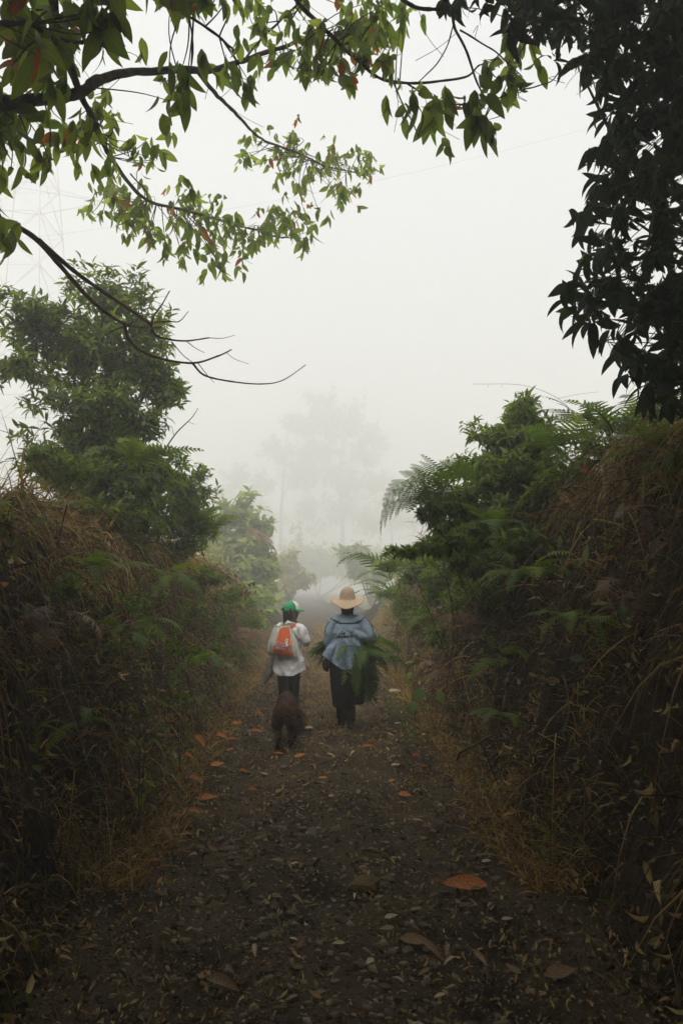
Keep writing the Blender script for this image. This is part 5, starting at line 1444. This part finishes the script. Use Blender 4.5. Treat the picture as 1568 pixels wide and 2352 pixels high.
for dx, mt, rr_ in ((0, 'ink', .0042), (.016, 'white_trim', .005), (.032, 'ink', .0042)):
    tubes('shoulder_piping', [over(st, [(.095, -.055 + dx, 1.27), (.15, -.04 + dx, 1.25), (.21, -.035 + dx, 1.19), (.27, -.03 + dx, 1.12), (.31, -.03 + dx, 1.08)], rr_)], M[mt], PR, 5)
    tubes('shoulder_piping', [over(st, [(-.095, -.055 + dx, 1.27), (-.15, -.04 + dx, 1.25), (-.21, -.035 + dx, 1.19), (-.26, -.03 + dx, 1.10)], rr_)], M[mt], PR, 5)
# handwriting on the back
GL = {
 'a': (1.1, [[(.85, .8), (.5, 1), (.15, .75), (.1, .3), (.4, 0), (.75, .25), (.85, .9), (.85, .2), (1.1, 0)]]),
 'm': (1.2, [[(0, .9), (.1, .05), (.18, .6), (.35, 1), (.5, .7), (.52, .05), (.6, .6), (.78, 1), (.92, .7), (.94, .2), (1.15, 0)]]),
 'p': (.9, [[(.05, .9), (0, -1.0)], [(.02, .5), (.35, 1), (.7, .8), (.7, .25), (.35, 0), (.05, .2)]]),
 'e': (.85, [[(.05, .5), (.7, .6), (.6, .95), (.3, 1), (.05, .6), (.1, .15), (.45, 0), (.9, .25)]]),
 's': (.75, [[(.6, .9), (.3, 1), (.1, .75), (.5, .45), (.55, .15), (.25, 0), (0, .15)]]),
 'i': (.4, [[(.1, .9), (.1, .2), (.35, 0)], [(.12, 1.35), (.15, 1.42)]]),
 'n': (.9, [[(0, .9), (.08, .05), (.15, .6), (.4, 1), (.6, .75), (.62, .2), (.9, 0)]]),
 'o': (.9, [[(.4, 1), (.1, .8), (.05, .3), (.35, 0), (.7, .25), (.7, .8), (.4, 1), (.75, .8), (1.1, .85)]]),
 'C': (1.15, [[(1.0, 1.65), (.6, 1.9), (.15, 1.4), (.05, .5), (.4, 0), (1.05, .25)]]),
 'S': (1.15, [[(1.0, 1.7), (.6, 1.95), (.2, 1.6), (.4, 1.15), (.8, .8), (.75, .2), (.35, 0), (0, .3)]]),
 'r': (.65, [[(0, .9), (.05, 0)], [(.05, .5), (.25, .95), (.6, .85)]]),
 't': (.5, [[(.2, 1.5), (.15, .2), (.4, 0)], [(0, .95), (.45, 1)]]),
}
def write(word, X0, Y0, X1, Y1, xh, wd, tree, mapf, off):
    """stroke lettering from baseline start to baseline end in crop positions"""
    tot = sum(GL[c][0] for c in word); k = (X1 - X0) / tot
    L, x = [], 0
    for c in word:
        adv, strokes = GL[c]
        for s_ in strokes:
            L.append(ribbon(tree, [mapf(X0 + (x + a) * k, Y0 + (Y1 - Y0) * (x + a) / tot - b_ * xh) for a, b_ in s_], wd, off, 4))
        x += adv
    return L
L = write('Campesino', 345, 1032, 690, 1022, 34, .0062, st, R2, .004) + write('Ser', 470, 975, 560, 966, 27, .006, st, R2, .004) + write('to', 428, 976, 466, 976, 16, .004, st, R2, .004)
V, F = join_geo(L)
o = link('lettering', mesh_np('lettering', V, F), M['ink'], PR); o['kind'] = 'stuff'
skirt = blob([([(0, .0, .80), (0, .0, .68), (.005, .01, .5), (.01, .02, .36), (.008, .03, .22)], (.20, .21, .20, .192, .175), (.165, .17, .16, .155, .14))], 0.009, 2)
bump_mesh(skirt, folds(0.010, 9, 2.0, 8.0))
shem = lambda x: 0.268 + 0.02 * math.sin(x * 14)
cut(skirt, lambda c: c.z > shem(c.x)); even_hem(skirt, shem)
link('skirt', give(skirt, M['black_cloth']), None, PR)
for sx_, dy in ((-.072, .13), (.030, -.04)):
    leg = blob([([(sx_ * 1.2, .03, .5), (sx_ * 1.05, dy * .5 + .03, .3), (sx_, dy, .12)], (.08, .062, .056), (.085, .068, .062))], 0.008, 2)
    bump_mesh(leg, folds(0.006, 10, 12, 2.0))
    link('trouser_leg', give(leg, M['trouser']), None, PR)
    bt = blob([([(sx_, dy - .02, .20), (sx_, dy - .02, .11), (sx_, dy, .05)], (.05, .042, .042), (.055, .047, .05)), ([(sx_, dy - .035, .04), (sx_ + .01, dy + .08, .038), (sx_ + .015, dy + .17, .03)], (.038, .044, .032), (.035, .036, .024))], 0.007, 2)
    cut(bt, lambda c: c.z > 0.004)
    bo = link('boot', give(bt, M['boot']), None, PR)
    so_ = blob([([(sx_, dy - .045, .010), (sx_ + .01, dy + .08, .010), (sx_ + .015, dy + .18, .010)], (.042, .047, .034), (.011, .011, .010))], 0.006, 1)
    link('sole', give(so_, M['sole']), None, bo)
# hat
V, UV = [], []
na = 96
prof = [(.001, .146), (.022, .1455), (.045, .138), (.064, .122), (.077, .098), (.085, .066), (.089, .032), (.091, .006)]
brim = np.linspace(0.095, 0.203, 10)
rows_ = []
for r, z in prof: rows_.append((r, z, 0))
for r in brim: rows_.append((r, 0, 1))
tot = 0; pr = rows_[0]
for r, z, bb in rows_:
    tot += math.hypot(r - pr[0], z - pr[1]); pr = (r, z)
    for j in range(na + 1):
        a = 2 * PI * j / na
        back = max(0, -math.sin(a)); front = max(0, math.sin(a))
        zz = z
        if bb:
            k = (r - .091) / .112
            zz = k * (0.048 * (1 - back) - 0.098 * back ** 1.2 - 0.05 * front) - 0.02 * k ** 3 * abs(math.cos(a)) ** 4 + 0.006 * k * math.sin(5 * a + 1)
        else:
            zz += 0.004 * math.sin(3 * a + 20 * r)
        V.append((math.cos(a) * r, math.sin(a) * r * 1.05, zz)); UV.append((a / (2 * PI), tot * 5))
nr = len(rows_); i, j = np.meshgrid(np.arange(nr - 1), np.arange(na), indexing='ij'); k = (i * (na + 1) + j).ravel()
hat = link('straw_hat', mesh_np('straw_hat', np.array(V), np.stack([k, k + 1, k + na + 2, k + na + 1], 1), np.array(UV)), M['straw_hat'], PR)
hat.location = (0.0, 0.025, 1.476); hat.rotation_euler = (0.0, -0.015, 0)
md = hat.modifiers.new('thick', 'SOLIDIFY'); md.thickness = 0.004
# black jacket hanging at the left hip
jk = blob([([(-.20, .04, .80), (-.235, .03, .74), (-.255, .03, .69), (-.245, .03, .665)], (.04, .052, .042, .02), (.07, .08, .07, .04))], 0.008, 1)
bump_mesh(jk, folds(0.010, 12, 10, 5.0))
jo = bpy.data.objects.new('black_jacket', give(jk, M['black_cloth'])); COL.objects.link(jo); jo.location = PR.location
tag(jo, 'black jacket dangling from the left hip of the person in the straw hat', 'jacket')
# armful of fern
FB = thing('fern_bundle', 'armful of dark green fern fronds carried under the right arm of the hatted person', 'fern bundle', PR.location)
hold = [(.17, .10, 1.00), (.20, .05, .99), (.22, .0, .97), (.15, .0, .95), (.24, .08, .98)]
for k in range(26):
    p = random.choice(hold); p = (p[0] + random.uniform(-.05, .08), p[1] + random.uniform(-.12, .1), p[2] + random.uniform(-.16, .02))
    a = math.radians(random.uniform(215, 375)); e = random.uniform(-2.2, -0.2) if k % 3 else random.uniform(-.4, .1)
    dr = (math.cos(a), math.sin(a) * .8, e)
    put_frond(FB, 'fern_dark', p, dr, random.uniform(.38, .6), None, random.uniform(-.6, .6))
for k in range(9):                                       # the two fronds spread flat over the back
    put_frond(FB, 'fern_dark', (.12 + .02 * (k % 3), -.17 - .01 * k, .94 - .035 * k), (random.uniform(-.75, .0), -.25, random.uniform(-1.2, -.5)), random.uniform(.26, .36), 3, random.uniform(-.4, .4))
for k in range(12):
    put_frond(FB, 'fern_dark', (.16 + random.uniform(0, .12), random.uniform(-.1, .1), .8 + random.uniform(-.15, .1)), (random.uniform(-.15, .3), random.uniform(-.3, .2), -1.6), random.uniform(.32, .46), 3, random.uniform(-1, 1))
for k in range(11):                                      # sprays held level, reaching out past the right elbow
    put_frond(FB, 'fern_dark', (.20 + random.uniform(-.05, .05), random.uniform(-.12, .06), .97 + random.uniform(-.10, .04)), (1, random.uniform(-.9, .2), random.uniform(-.45, .1)), random.uniform(.32, .48), None, random.uniform(-.5, .5))
for k in range(22):                                      # ends showing past the left elbow
    put_frond(FB, 'fern_dark', (-.14, .16 + random.uniform(-.05, .05), .94 + random.uniform(-.06, .04)), (-1, random.uniform(-.6, .3), random.uniform(-.9, .35)), random.uniform(.24, .40), None, random.uniform(-.8, .8))

# ---- the woman in the cap
def L2(X, Y):
    ox, oy = 1060 + X / 7.84, 2380 + Y / 7.84
    return ((ox * .5742 - 665.7) / 1568 * 9.8, 1.6 - (oy * .5742 - 1352) / 1568 * 9.8)
PLo = (-0.739, 9.8, gz(-0.739, 9.8))
PL = thing('person', 'small woman in a green and white cap and long white shirt looking to the right', 'person', PLo)
hd = Matrix.Translation((.03, .01, 1.335)) @ Matrix.Rotation(math.radians(-72), 4, 'Z')      # face turned to the right, a little away
def H(p):
    q = hd @ Vector(p); return (q.x, q.y, q.z)
body = blob([
    ([(-.01, 0, .62), (-.01, 0, .80), (-.01, .0, .98), (-.01, .0, 1.10)], (.14, .13, .13, .13), (.11, .10, .10, .095)),
    ([(-.005, .0, 1.10), (.01, .01, 1.26)], (.05, .046), (.05, .05)),
    ([H((0, -.02, .062)), H((0, -.012, .03)), H((0, .01, -.02)), H((0, .03, -.065)), H((0, .05, -.09))], (.055, .072, .07, .05, .028), (.062, .09, .085, .06, .03)),
    ([H((0, .075, .0)), H((0, .098, -.022))], (.014, .016), (.016, .017)),                     # nose
    ([H((0, .085, -.052)), H((0, .088, -.06))], (.024, .022), (.010, .010)),                  # mouth
    ([H((0, .075, -.088)), H((0, .07, -.096))], (.022, .018), (.018, .014)),                  # chin
    ([H((.073, .0, .012)), H((.082, -.008, .0)), H((.076, 0, -.03))], (.016, .014, .010), (.014, .022, .010)),   # ear
    ([H((-.073, .0, .012)), H((-.082, -.008, .0)), H((-.076, 0, -.03))], (.016, .014, .010), (.014, .022, .010)),
    ([H((.03, .073, .02)), H((-.03, .073, .02))], (.014, .014), (.010, .010)),                # brow
    ([(.13, 0, 1.10), (.22, .02, .96), (.215, .08, .90), (.20, .16, 1.0), (.195, .17, 1.10)], (.045, .042, .038, .032, .026), (.045, .042, .038, .032, .026)),
    ([(-.14, 0, 1.10), (-.21, .02, .92), (-.24, .05, .75), (-.25, .06, .68)], (.045, .042, .034, .026), (.045, .042, .034, .026)),
    ([(-.08, 0, .62), (-.08, .02, .35), (-.08, .04, .08)], (.075, .05, .03), (.08, .055, .035)),
    ([(.075, 0, .62), (.075, -.01, .35), (.075, -.04, .08)], (.075, .05, .03), (.08, .055, .035)),
] + [([(.197, .165, 1.11), (.185, .15 - .015 * k, 1.135), (.19, .13 - .015 * k, 1.125)], (.009, .009, .008), (.009, .009, .008)) for k in range(4)]
  + [([(.20, .17, 1.10), (.21, .14, 1.12)], (.010, .009), (.010, .009))]
  + [([(-.25 + .006 * k, .04 + .014 * k, .67), (-.252 + .006 * k, .045 + .014 * k, .63), (-.24, .05 + .014 * k, .605)], (.009, .009, .008), (.009, .009, .008)) for k in range(4)], 0.0065, 2)
bo = link('body', give(body, M['skin']), None, PL)
for sx_ in (-.026, .026):                                # eyes
    e = rock_mesh(3, 1); e.materials.append(M['ink']); eo = link('eye', e, None, PL); eo.location = H((sx_, .083, .004)); eo.scale = (.009, .006, .005); eo.rotation_euler = (0, 0, math.radians(-72))
hair = blob([([H((0, -.035, .03)), H((0, -.045, .0)), H((0, -.045, -.06)), H((0, -.05, -.12))], (.070, .080, .078, .07), (.055, .06, .05, .035)),
             ([H((.068, -.03, .03)), H((.075, -.02, -.05)), H((.06, -.02, -.10))], (.02, .02, .03), (.035, .03, .03)),
             ([H((-.05, -.05, -.05)), H((.0, -.09, -.14)), H((.02, -.10, -.20))], (.04, .035, .012), (.03, .02, .008)),
             ([H((0, .0, -.12)), H((.03, .05, -.15))], (.07, .03), (.07, .03)),
             ([H((-.01, -.12, -.16)), H((-.02, -.14, -.25))], (.02, .004), (.012, .004)), ([H((.03, -.11, -.16)), H((.035, -.135, -.27))], (.015, .004), (.010, .004))], 0.0065, 1)
link('hair', give(hair, M['hair']), None, PL)
bun = rock_mesh(5, 2); bun.materials.append(M['hair']); bb = link('bun', bun, None, PL); bb.location = H((.01, -.125, .028)); bb.scale = (.026, .024, .024)
wsh = blob([
    ([(0, 0, .40), (.0, -.0, .52), (0, -.0, .66), (-.01, 0, .84), (-.015, 0, 1.0), (-.015, .005, 1.09), (-.01, .01, 1.15)], (.218, .212, .19, .165, .16, .155, .09), (.16, .155, .145, .125, .12, .105, .06)),
    ([(-.01, .005, 1.14), (.0, .012, 1.185)], (.075, .058), (.068, .056)),
    ([(.09, .0, 1.125), (.155, .0, 1.085), (.205, .0, 1.0), (.232, .02, .925), (.215, .10, .91), (.205, .16, 1.02)], (.05, .06, .064, .062, .056, .045), (.06, .07, .072, .072, .06, .045)),
    ([(-.10, .0, 1.12), (-.175, .0, 1.07), (-.215, .02, .94), (-.245, .05, .80), (-.25, .06, .74)], (.05, .058, .058, .056, .046), (.06, .07, .07, .062, .046)),
], 0.009, 3)
bump_mesh(wsh, folds(0.016, 7, 4.5, 1.0)); bump_mesh(wsh, folds(0.007, 15, 9.0, 2.0))
bump_mesh(wsh, lambda c, n_: 0.012 * math.sin(c.x * 30 + 1) * max(0, min(1, (0.85 - c.z) / .3)))
whem = lambda x: 0.452 + 0.055 * max(0, (x - .07) / .12) + 0.06 * max(0, (-x - .12) / .1)
cut(wsh, lambda c: c.z > whem(c.x)); even_hem(wsh, whem)
link('shirt', give(wsh, M['white_cloth']), None, PL)
wt = bvh(wsh)
cl, r_ = over(wt, [(-.085, -.03, 1.16), (-.05, -.07, 1.17), (0, -.075, 1.175), (.05, -.06, 1.175), (.08, -.01, 1.17)], .012, .008)
tubes('collar', [(cl, .013)], M['white_cloth'], PL, 8)
for sx_, top, dy in ((-.08, .5, .06), (.075, .5, -.05)):
    leg = blob([([(sx_, 0, .62), (sx_ * 1.0, dy * .5, .32), (sx_ * .98, dy, .06)], (.082, .074, .06), (.095, .078, .066))], 0.008, 2)
    bump_mesh(leg, folds(0.007, 9, 7, 4.0))
    cut(leg, lambda c: c.z > 0.045)
    link('trouser_leg', give(leg, M['trouser']), None, PL)
    sh_ = blob([([(sx_, dy - .04, .04), (sx_ + .01, dy + .06, .04), (sx_ + .02, dy + .15, .03)], (.038, .042, .032), (.038, .036, .024))], 0.007, 2)
    cut(sh_, lambda c: c.z > 0.002)
    link('shoe', give(sh_, M['boot']), None, PL)
# cap: crown with white front panels, bill
def cap_part(name, mat, a0, a1, scale=1.0):
    V, F = [], []
    nu2, nv2 = 24, 10
    for i in range(nv2 + 1):
        e = (PI / 2) * (i / nv2) * 0.995
        for j in range(nu2 + 1):
            a = a0 + (a1 - a0) * j / nu2
            x = math.cos(a) * math.cos(e) * 0.098 * scale; y = math.sin(a) * math.cos(e) * 0.114 * scale
            V.append(H((x, y - .005, .016 + math.sin(e) ** 0.75 * 0.122 * scale - 0.012 * math.cos(e) * (1 if math.sin(a) < 0 else -0.8) * abs(math.sin(a)))))
    for i in range(nv2):
        for j in range(nu2):
            k = i * (nu2 + 1) + j; F.append((k, k + 1, k + nu2 + 2, k + nu2 + 1))
    return link(name, mesh_np(name, np.array(V), np.array(F)), mat, cap)
cap = bpy.data.objects.new('cap', None); COL.objects.link(cap); cap.parent = PL
cap['label'] = 'green cap with white front'
cap_part('crown', M['cap_green'], 0.15 * PI + PI * 0.72, 2 * PI + 0.13 * PI)
cap_part('front_panel', M['cap_white'], 0.13 * PI, 0.87 * PI, 1.012)
V, F = [], []
for i in range(7):
    v = i / 6
    for j in range(21):
        a = PI * (0.12 + 0.76 * j / 20)
        ex_ = (1 - abs(math.cos(a)) ** 2.2) * 0.082 * v
        V.append(H((math.cos(a) * (0.098 + .004 * v), math.sin(a) * 0.114 - .005 + ex_, .022 - 0.022 * v * v * (0.4 + abs(math.cos(a))) - 0.006 * v)))
for i in range(6):
    for j in range(20):
        k = i * 21 + j; F.append((k, k + 1, k + 22, k + 21))
bl = link('bill', mesh_np('bill', np.array(V), np.array(F)), M['cap_green'], cap); md = bl.modifiers.new('t', 'SOLIDIFY'); md.thickness = .004
btn = rock_mesh(2, 1); btn.materials.append(M['cap_green']); bn = link('button', btn, None, cap); bn.location = H((0, -.005, .139)); bn.scale = (.008, .008, .005)
# drawstring bag on her back
BG = thing('drawstring_bag', 'white and orange printed sack worn as a backpack by the woman in the cap', 'bag', PLo)
def bag_shape(name):
    nu2, nv2 = 30, 34
    tl, tr2_ = L2(345, 790), L2(800, 830); bl_, br_ = L2(170, 1600), L2(1095, 1790)
    lm, rm = L2(200, 1250), L2(1040, 1330)
    V = []
    for side in (0, 1):
        for i in range(nv2 + 1):
            v = i / nv2
            def q2(a, m_, b_): return tuple((1 - v) ** 2 * a[k] + 2 * v * (1 - v) * (2 * m_[k] - 0.5 * a[k] - 0.5 * b_[k]) + v * v * b_[k] for k in range(2))
            l, r = q2(tl, lm, bl_), q2(tr2_, rm, br_)
            for j in range(nu2 + 1):
                u = j / nu2
                x = l[0] * (1 - u) + r[0] * u; z = l[1] * (1 - u) + r[1] * u - 0.02 * math.sin(PI * u) * v * 0.6 - 0.012 * math.sin(PI * u) * (1 - v)
                prof_ = math.sin(PI * min(1, max(0, u))) ** 0.6
                th_ = prof_ * (0.015 + 0.12 * math.sin(PI * (0.1 + 0.83 * v)) ** 0.8 * (0.5 + 0.5 * v))
                wr = 0.012 * noise.noise(Vector((u * 7, v * 2.2, 1.3))) * (1 - v * .5) + 0.010 * noise.noise(Vector((u * 4 + v * 5, v * 5, 7)))
                rid = 0.010 * math.sin(u * 30 + v * 4) * max(0, 1 - v * 2.2)
                y = -.150 + .03 * (1 - v) - (th_ + (wr + rid) * prof_ if side == 0 else -0.02 * prof_)
                V.append((x, y, z))
    n1 = (nu2 + 1) * (nv2 + 1); F = []
    for i in range(nv2):
        for j in range(nu2):
            k = i * (nu2 + 1) + j
            F.append((k, k + nu2 + 1, k + nu2 + 2, k + 1)); F.append((n1 + k, n1 + k + 1, n1 + k + nu2 + 2, n1 + k + nu2 + 1))
    for i in range(nv2):
        for j in (0, nu2):
            k = i * (nu2 + 1) + j; f = (k, n1 + k, n1 + k + nu2 + 1, k + nu2 + 1); F.append(f if j == 0 else f[::-1])
    for j in range(nu2):
        for i in (0, nv2):
            k = i * (nu2 + 1) + j; f = (k, k + 1, n1 + k + 1, n1 + k); F.append(f if i == 0 else f[::-1])
    return mesh_np(name, np.array(V), np.array(F))
bag = bag_shape('sack'); link('sack', bag, M['bag_white'], BG)
gt = bvh(bag)
V, F = sheet(gt, [L2(530, 880), L2(810, 880), L2(945, 1735), L2(305, 1640)], .003, 16, 24)
link('orange_panel', mesh_np('orange_panel', V, F), M['bag_orange'], BG)
tubes('drawstring_hem', [(np.array([onto(gt, *L2(x_, y_), .004) for x_, y_ in ((345, 800), (430, 820), (520, 835), (620, 842), (720, 838), (800, 838))]), .010)], M['bag_white'], BG, 7)
for pts in ([(350, 800), (365, 765), (385, 790)], [(760, 840), (785, 785), (800, 830)]):
    tubes('hem_corner', [(cat_rom([onto(gt, *L2(*q), .004) for q in pts], 4), .009)], M['bag_white'], BG, 6)
# word and bird mark
def rib(pts, w, off): return ribbon(gt, [L2(*q) for q in pts], w, off, 6)
PXW = .5742 / 7.84 / 1568 * 9.8
ring = lambda cx_, cy_, rx, ry, a0=0, a1=360, n=14: [(cx_ + rx * math.cos(math.radians(a0 + (a1 - a0) * i / n)), cy_ + ry * math.sin(math.radians(a0 + (a1 - a0) * i / n))) for i in range(n + 1)]
A1 = [ring(485, 1358, 45, 55), [(535, 1300), (532, 1415)]]
R1 = [[(580, 1430), (582, 1350), (600, 1325), (632, 1322)]]
A3 = [ring(665, 1400, 42, 52), [(708, 1345), (706, 1458)]]
white = [rib(p, 62 * PXW, .0055) for p in A1 + R1 + A3]
white += [rib([(395, 1450), (500, 1468), (610, 1490), (715, 1508)], 44 * PXW, .0055), rib([(720, 1330), (750, 1400), (745, 1420)], 60 * PXW, .005)]
white += [rib(ring(748, 1255, 52, 52), 26 * PXW, .0055), rib([(748, 1230), (760, 1300)], 60 * PXW, .005), rib([(880, 1200), (800, 1290), (780, 1400), (840, 1540), (875, 1580), (885, 1500), (840, 1370), (905, 1310)], 12 * PXW, .0065)]
V, F = join_geo(white); o = link('logo_outline', mesh_np('logo_outline', V, F), M['print_white'], BG); o['kind'] = 'stuff'
mg = [rib(p, 32 * PXW, .008) for p in A1 + R1 + A3] + [rib([(790, 1225), (805, 1265), (790, 1320)], 34 * PXW, .008), rib([(755, 1405), (758, 1425)], 26 * PXW, .008), rib([(722, 1240), (727, 1262)], 14 * PXW, .008)]
V, F = join_geo(mg); o = link('logo_letters', mesh_np('logo_letters', V, F), M['magenta'], BG); o['kind'] = 'stuff'
V, F = join_geo([rib([(865, 1215), (840, 1270), (810, 1350)], 60 * PXW, .006), rib([(890, 1260), (860, 1300), (820, 1370)], 40 * PXW, .006)]); o = link('logo_wing', mesh_np('logo_wing', V, F), M['print_orange'], BG); o['kind'] = 'stuff'
V, F = join_geo([rib([(822, 1395), (835, 1450), (868, 1545)], 34 * PXW, .008)]); link('logo_tail', mesh_np('logo_tail', V, F), M['print_green'], BG)
tg = [rib([(398 + 22 * k, 1440 + 3.6 * k), (404 + 22 * k, 1462 + 3.6 * k), (412 + 22 * k, 1448 + 3.6 * k)], 6 * PXW, .008) for k in range(14)]
V, F = join_geo(tg); o = link('logo_small_print', mesh_np('logo_small_print', V, F), M['bag_orange'], BG); o['kind'] = 'stuff'
# straps
def strap(pts, w, mat, name='strap'):
    P = cat_rom(pts, 8); V = []
    T = np.gradient(P, axis=0); T /= np.linalg.norm(T, axis=1)[:, None]
    for p, t in zip(P, T):
        h = wt.find_nearest(Vector(p)); n_ = np.array(h[1]); s_ = np.cross(t, n_); s_ /= np.linalg.norm(s_)
        c = np.array(h[0]) + n_ * 0.009
        V += [c - s_ * w / 2, c + s_ * w / 2]
    F = [(2 * i, 2 * i + 1, 2 * i + 3, 2 * i + 2) for i in range(len(P) - 1)]
    o = link(name, mesh_np(name, np.array(V), np.array(F)), mat, BG); md = o.modifiers.new('t', 'SOLIDIFY'); md.thickness = .004
strap([L2(800, 860)[:1] + (-.125,) + (L2(800, 860)[1],), (.045, -.10, 1.13), (.07, -.05, 1.165), (.085, .02, 1.16), (.10, .09, 1.08), (.12, .11, .98)], .052, M['bag_orange'])
strap([(L2(900, 930)[0], -.12, L2(900, 930)[1]), (.12, -.09, .98), (.15, -.03, .93), (.15, .06, .93)], .03, M['bag_white'])
strap([(-.13, -.10, 1.09), (-.12, -.05, 1.13), (-.11, .02, 1.13), (-.12, .09, 1.05)], .045, M['bag_white'])
# grey sack hanging from her left hand
gs = blob([([(-.235, .05, .72), (-.25, .04, .62), (-.285, .03, .48), (-.325, .03, .37)], (.035, .062, .06, .035), (.03, .05, .05, .035))], 0.008, 1)
bump_mesh(gs, folds(0.012, 16, 3, 6.0))
go = bpy.data.objects.new('grey_sack', give(gs, M['grey_sack'])); COL.objects.link(go); go.location = PLo
tag(go, 'limp grey cloth sack hanging from the left hand of the capped woman', 'sack')

# ---- the dog
DG = thing('dog', 'shaggy red brown dog seen from behind with its tail curled to the right', 'dog', (-0.59, 7.2, gz(-0.59, 7.2)))
DG.scale = (0.86, 0.86, 0.86)
ch = [
    ([(-.01, -.04, .42), (0, .04, .435), (.01, .25, .42), (.01, .48, .42), (.0, .62, .44)], (.075, .102, .108, .112, .085), (.085, .11, .125, .145, .10)),
    ([(0, .58, .46), (-.03, .74, .49), (-.04, .82, .48)], (.085, .07, .068), (.09, .075, .07)),
    ([(-.04, .80, .49), (-.05, .90, .47), (-.06, 1.0, .43), (-.062, 1.03, .425)], (.07, .065, .036, .028), (.065, .055, .035, .026)),
    ([(-.105, .82, .50), (-.125, .84, .44), (-.12, .85, .40)], (.018, .03, .012), (.03, .035, .012)), ([(.02, .83, .50), (.045, .85, .44), (.04, .86, .40)], (.018, .03, .012), (.03, .035, .012)),
    ([(.0, -.07, .475), (.05, -.15, .49), (.14, -.19, .465), (.205, -.175, .395), (.21, -.15, .31), (.165, -.12, .25)], (.032, .042, .05, .054, .042, .015), (.032, .042, .05, .05, .04, .015)),
]
for sx_, o1 in ((-1, 0.0), (1, .03)):
    ch += [([(sx_ * .06, .02, .40), (sx_ * .085, .07, .27), (sx_ * .08, .03, .2), (sx_ * .076, -.04, .14), (sx_ * .074, -.02, .07), (sx_ * .074, .0, .03)], (.068, .055, .038, .026, .023, .027), (.10, .08, .05, .032, .026, .03)),
           ([(sx_ * .074, -.01, .025), (sx_ * .074, .05, .02)], (.03, .026), (.022, .016)),
           ([(sx_ * .085, .50, .40), (sx_ * .10, .46, .27), (sx_ * .092, .49, .13), (sx_ * .09, .50, .04)], (.06, .045, .032, .03), (.08, .05, .034, .03)),
           ([(sx_ * .09, .51, .025), (sx_ * .09, .56, .02)], (.03, .026), (.022, .016))]
dog = blob(ch, 0.008, 3)
bump_mesh(dog, lambda c, n_: 0.010 * noise.noise(Vector((c.x * 22, c.y * 22, c.z * 8))) + 0.006 * noise.noise(Vector((c.x * 50, c.y * 50, c.z * 16))))
cut(dog, lambda c: c.z > 0.003)
link('body', give(dog, M['fur']), None, DG)
nv = len(dog.vertices); co_ = np.empty(nv * 3, np.float32); no_ = np.empty(nv * 3, np.float32)
dog.vertices.foreach_get('co', co_); dog.vertices.foreach_get('normal', no_)
co_ = co_.reshape(-1, 3).astype(float); no_ = no_.reshape(-1, 3).astype(float)
ok = np.nonzero(co_[:, 2] > 0.05)[0]; pick = R.choice(ok, 15000)
Pf, Nf = co_[pick] + R.normal(size=(15000, 3)) * 0.002, no_[pick]
Lf0 = Pf[:, 0]
Df = Nf * 0.6 + np.array([0, -0.25, -0.75]) + R.normal(size=Nf.shape) * 0.3 + 0.5 * np.stack([wob(Pf[:, 2] * 14, Pf[:, 1] * 14, 1, 1), 0 * Lf0, wob(Pf[:, 0] * 14, Pf[:, 1] * 14, 1, 2)], 1); Df /= np.linalg.norm(Df, axis=1)[:, None]
tail_ = (Pf[:, 1] < -0.08) & (Pf[:, 0] > 0.02)
Lf = R.uniform(0.016, 0.045, 15000) * np.where(tail_, 1.7, 1) * np.clip(Pf[:, 2] * 2.6, 0.25, 1)
V, F = blade_geo(Pf, Df, Lf, R.uniform(0.0012, 0.0034, 15000), np.full(15000, 0.3), 2)
tn = np.repeat(np.clip(0.5 * R.random(15000) + 0.25 + 0.4 * wob(Pf[:, 0] * 20, Pf[:, 2] * 8, 1.0, 3), 0, 1), 6)
fo = link('fur', mesh_np('fur', V, F, None, tn), M['fur_hair'], DG); fo['kind'] = 'stuff'
nose = rock_mesh(4, 1); nose.materials.append(M['ink']); no = link('nose', nose, None, DG); no.location = (-.063, 1.052, .43); no.scale = (.016, .012, .012)
for sx_ in (-.09, .0):
    ey_ = rock_mesh(3, 1); ey_.materials.append(M['ink']); e_ = link('eye', ey_, None, DG); e_.location = (sx_, .935, .495); e_.scale = (.009, .008, .008)
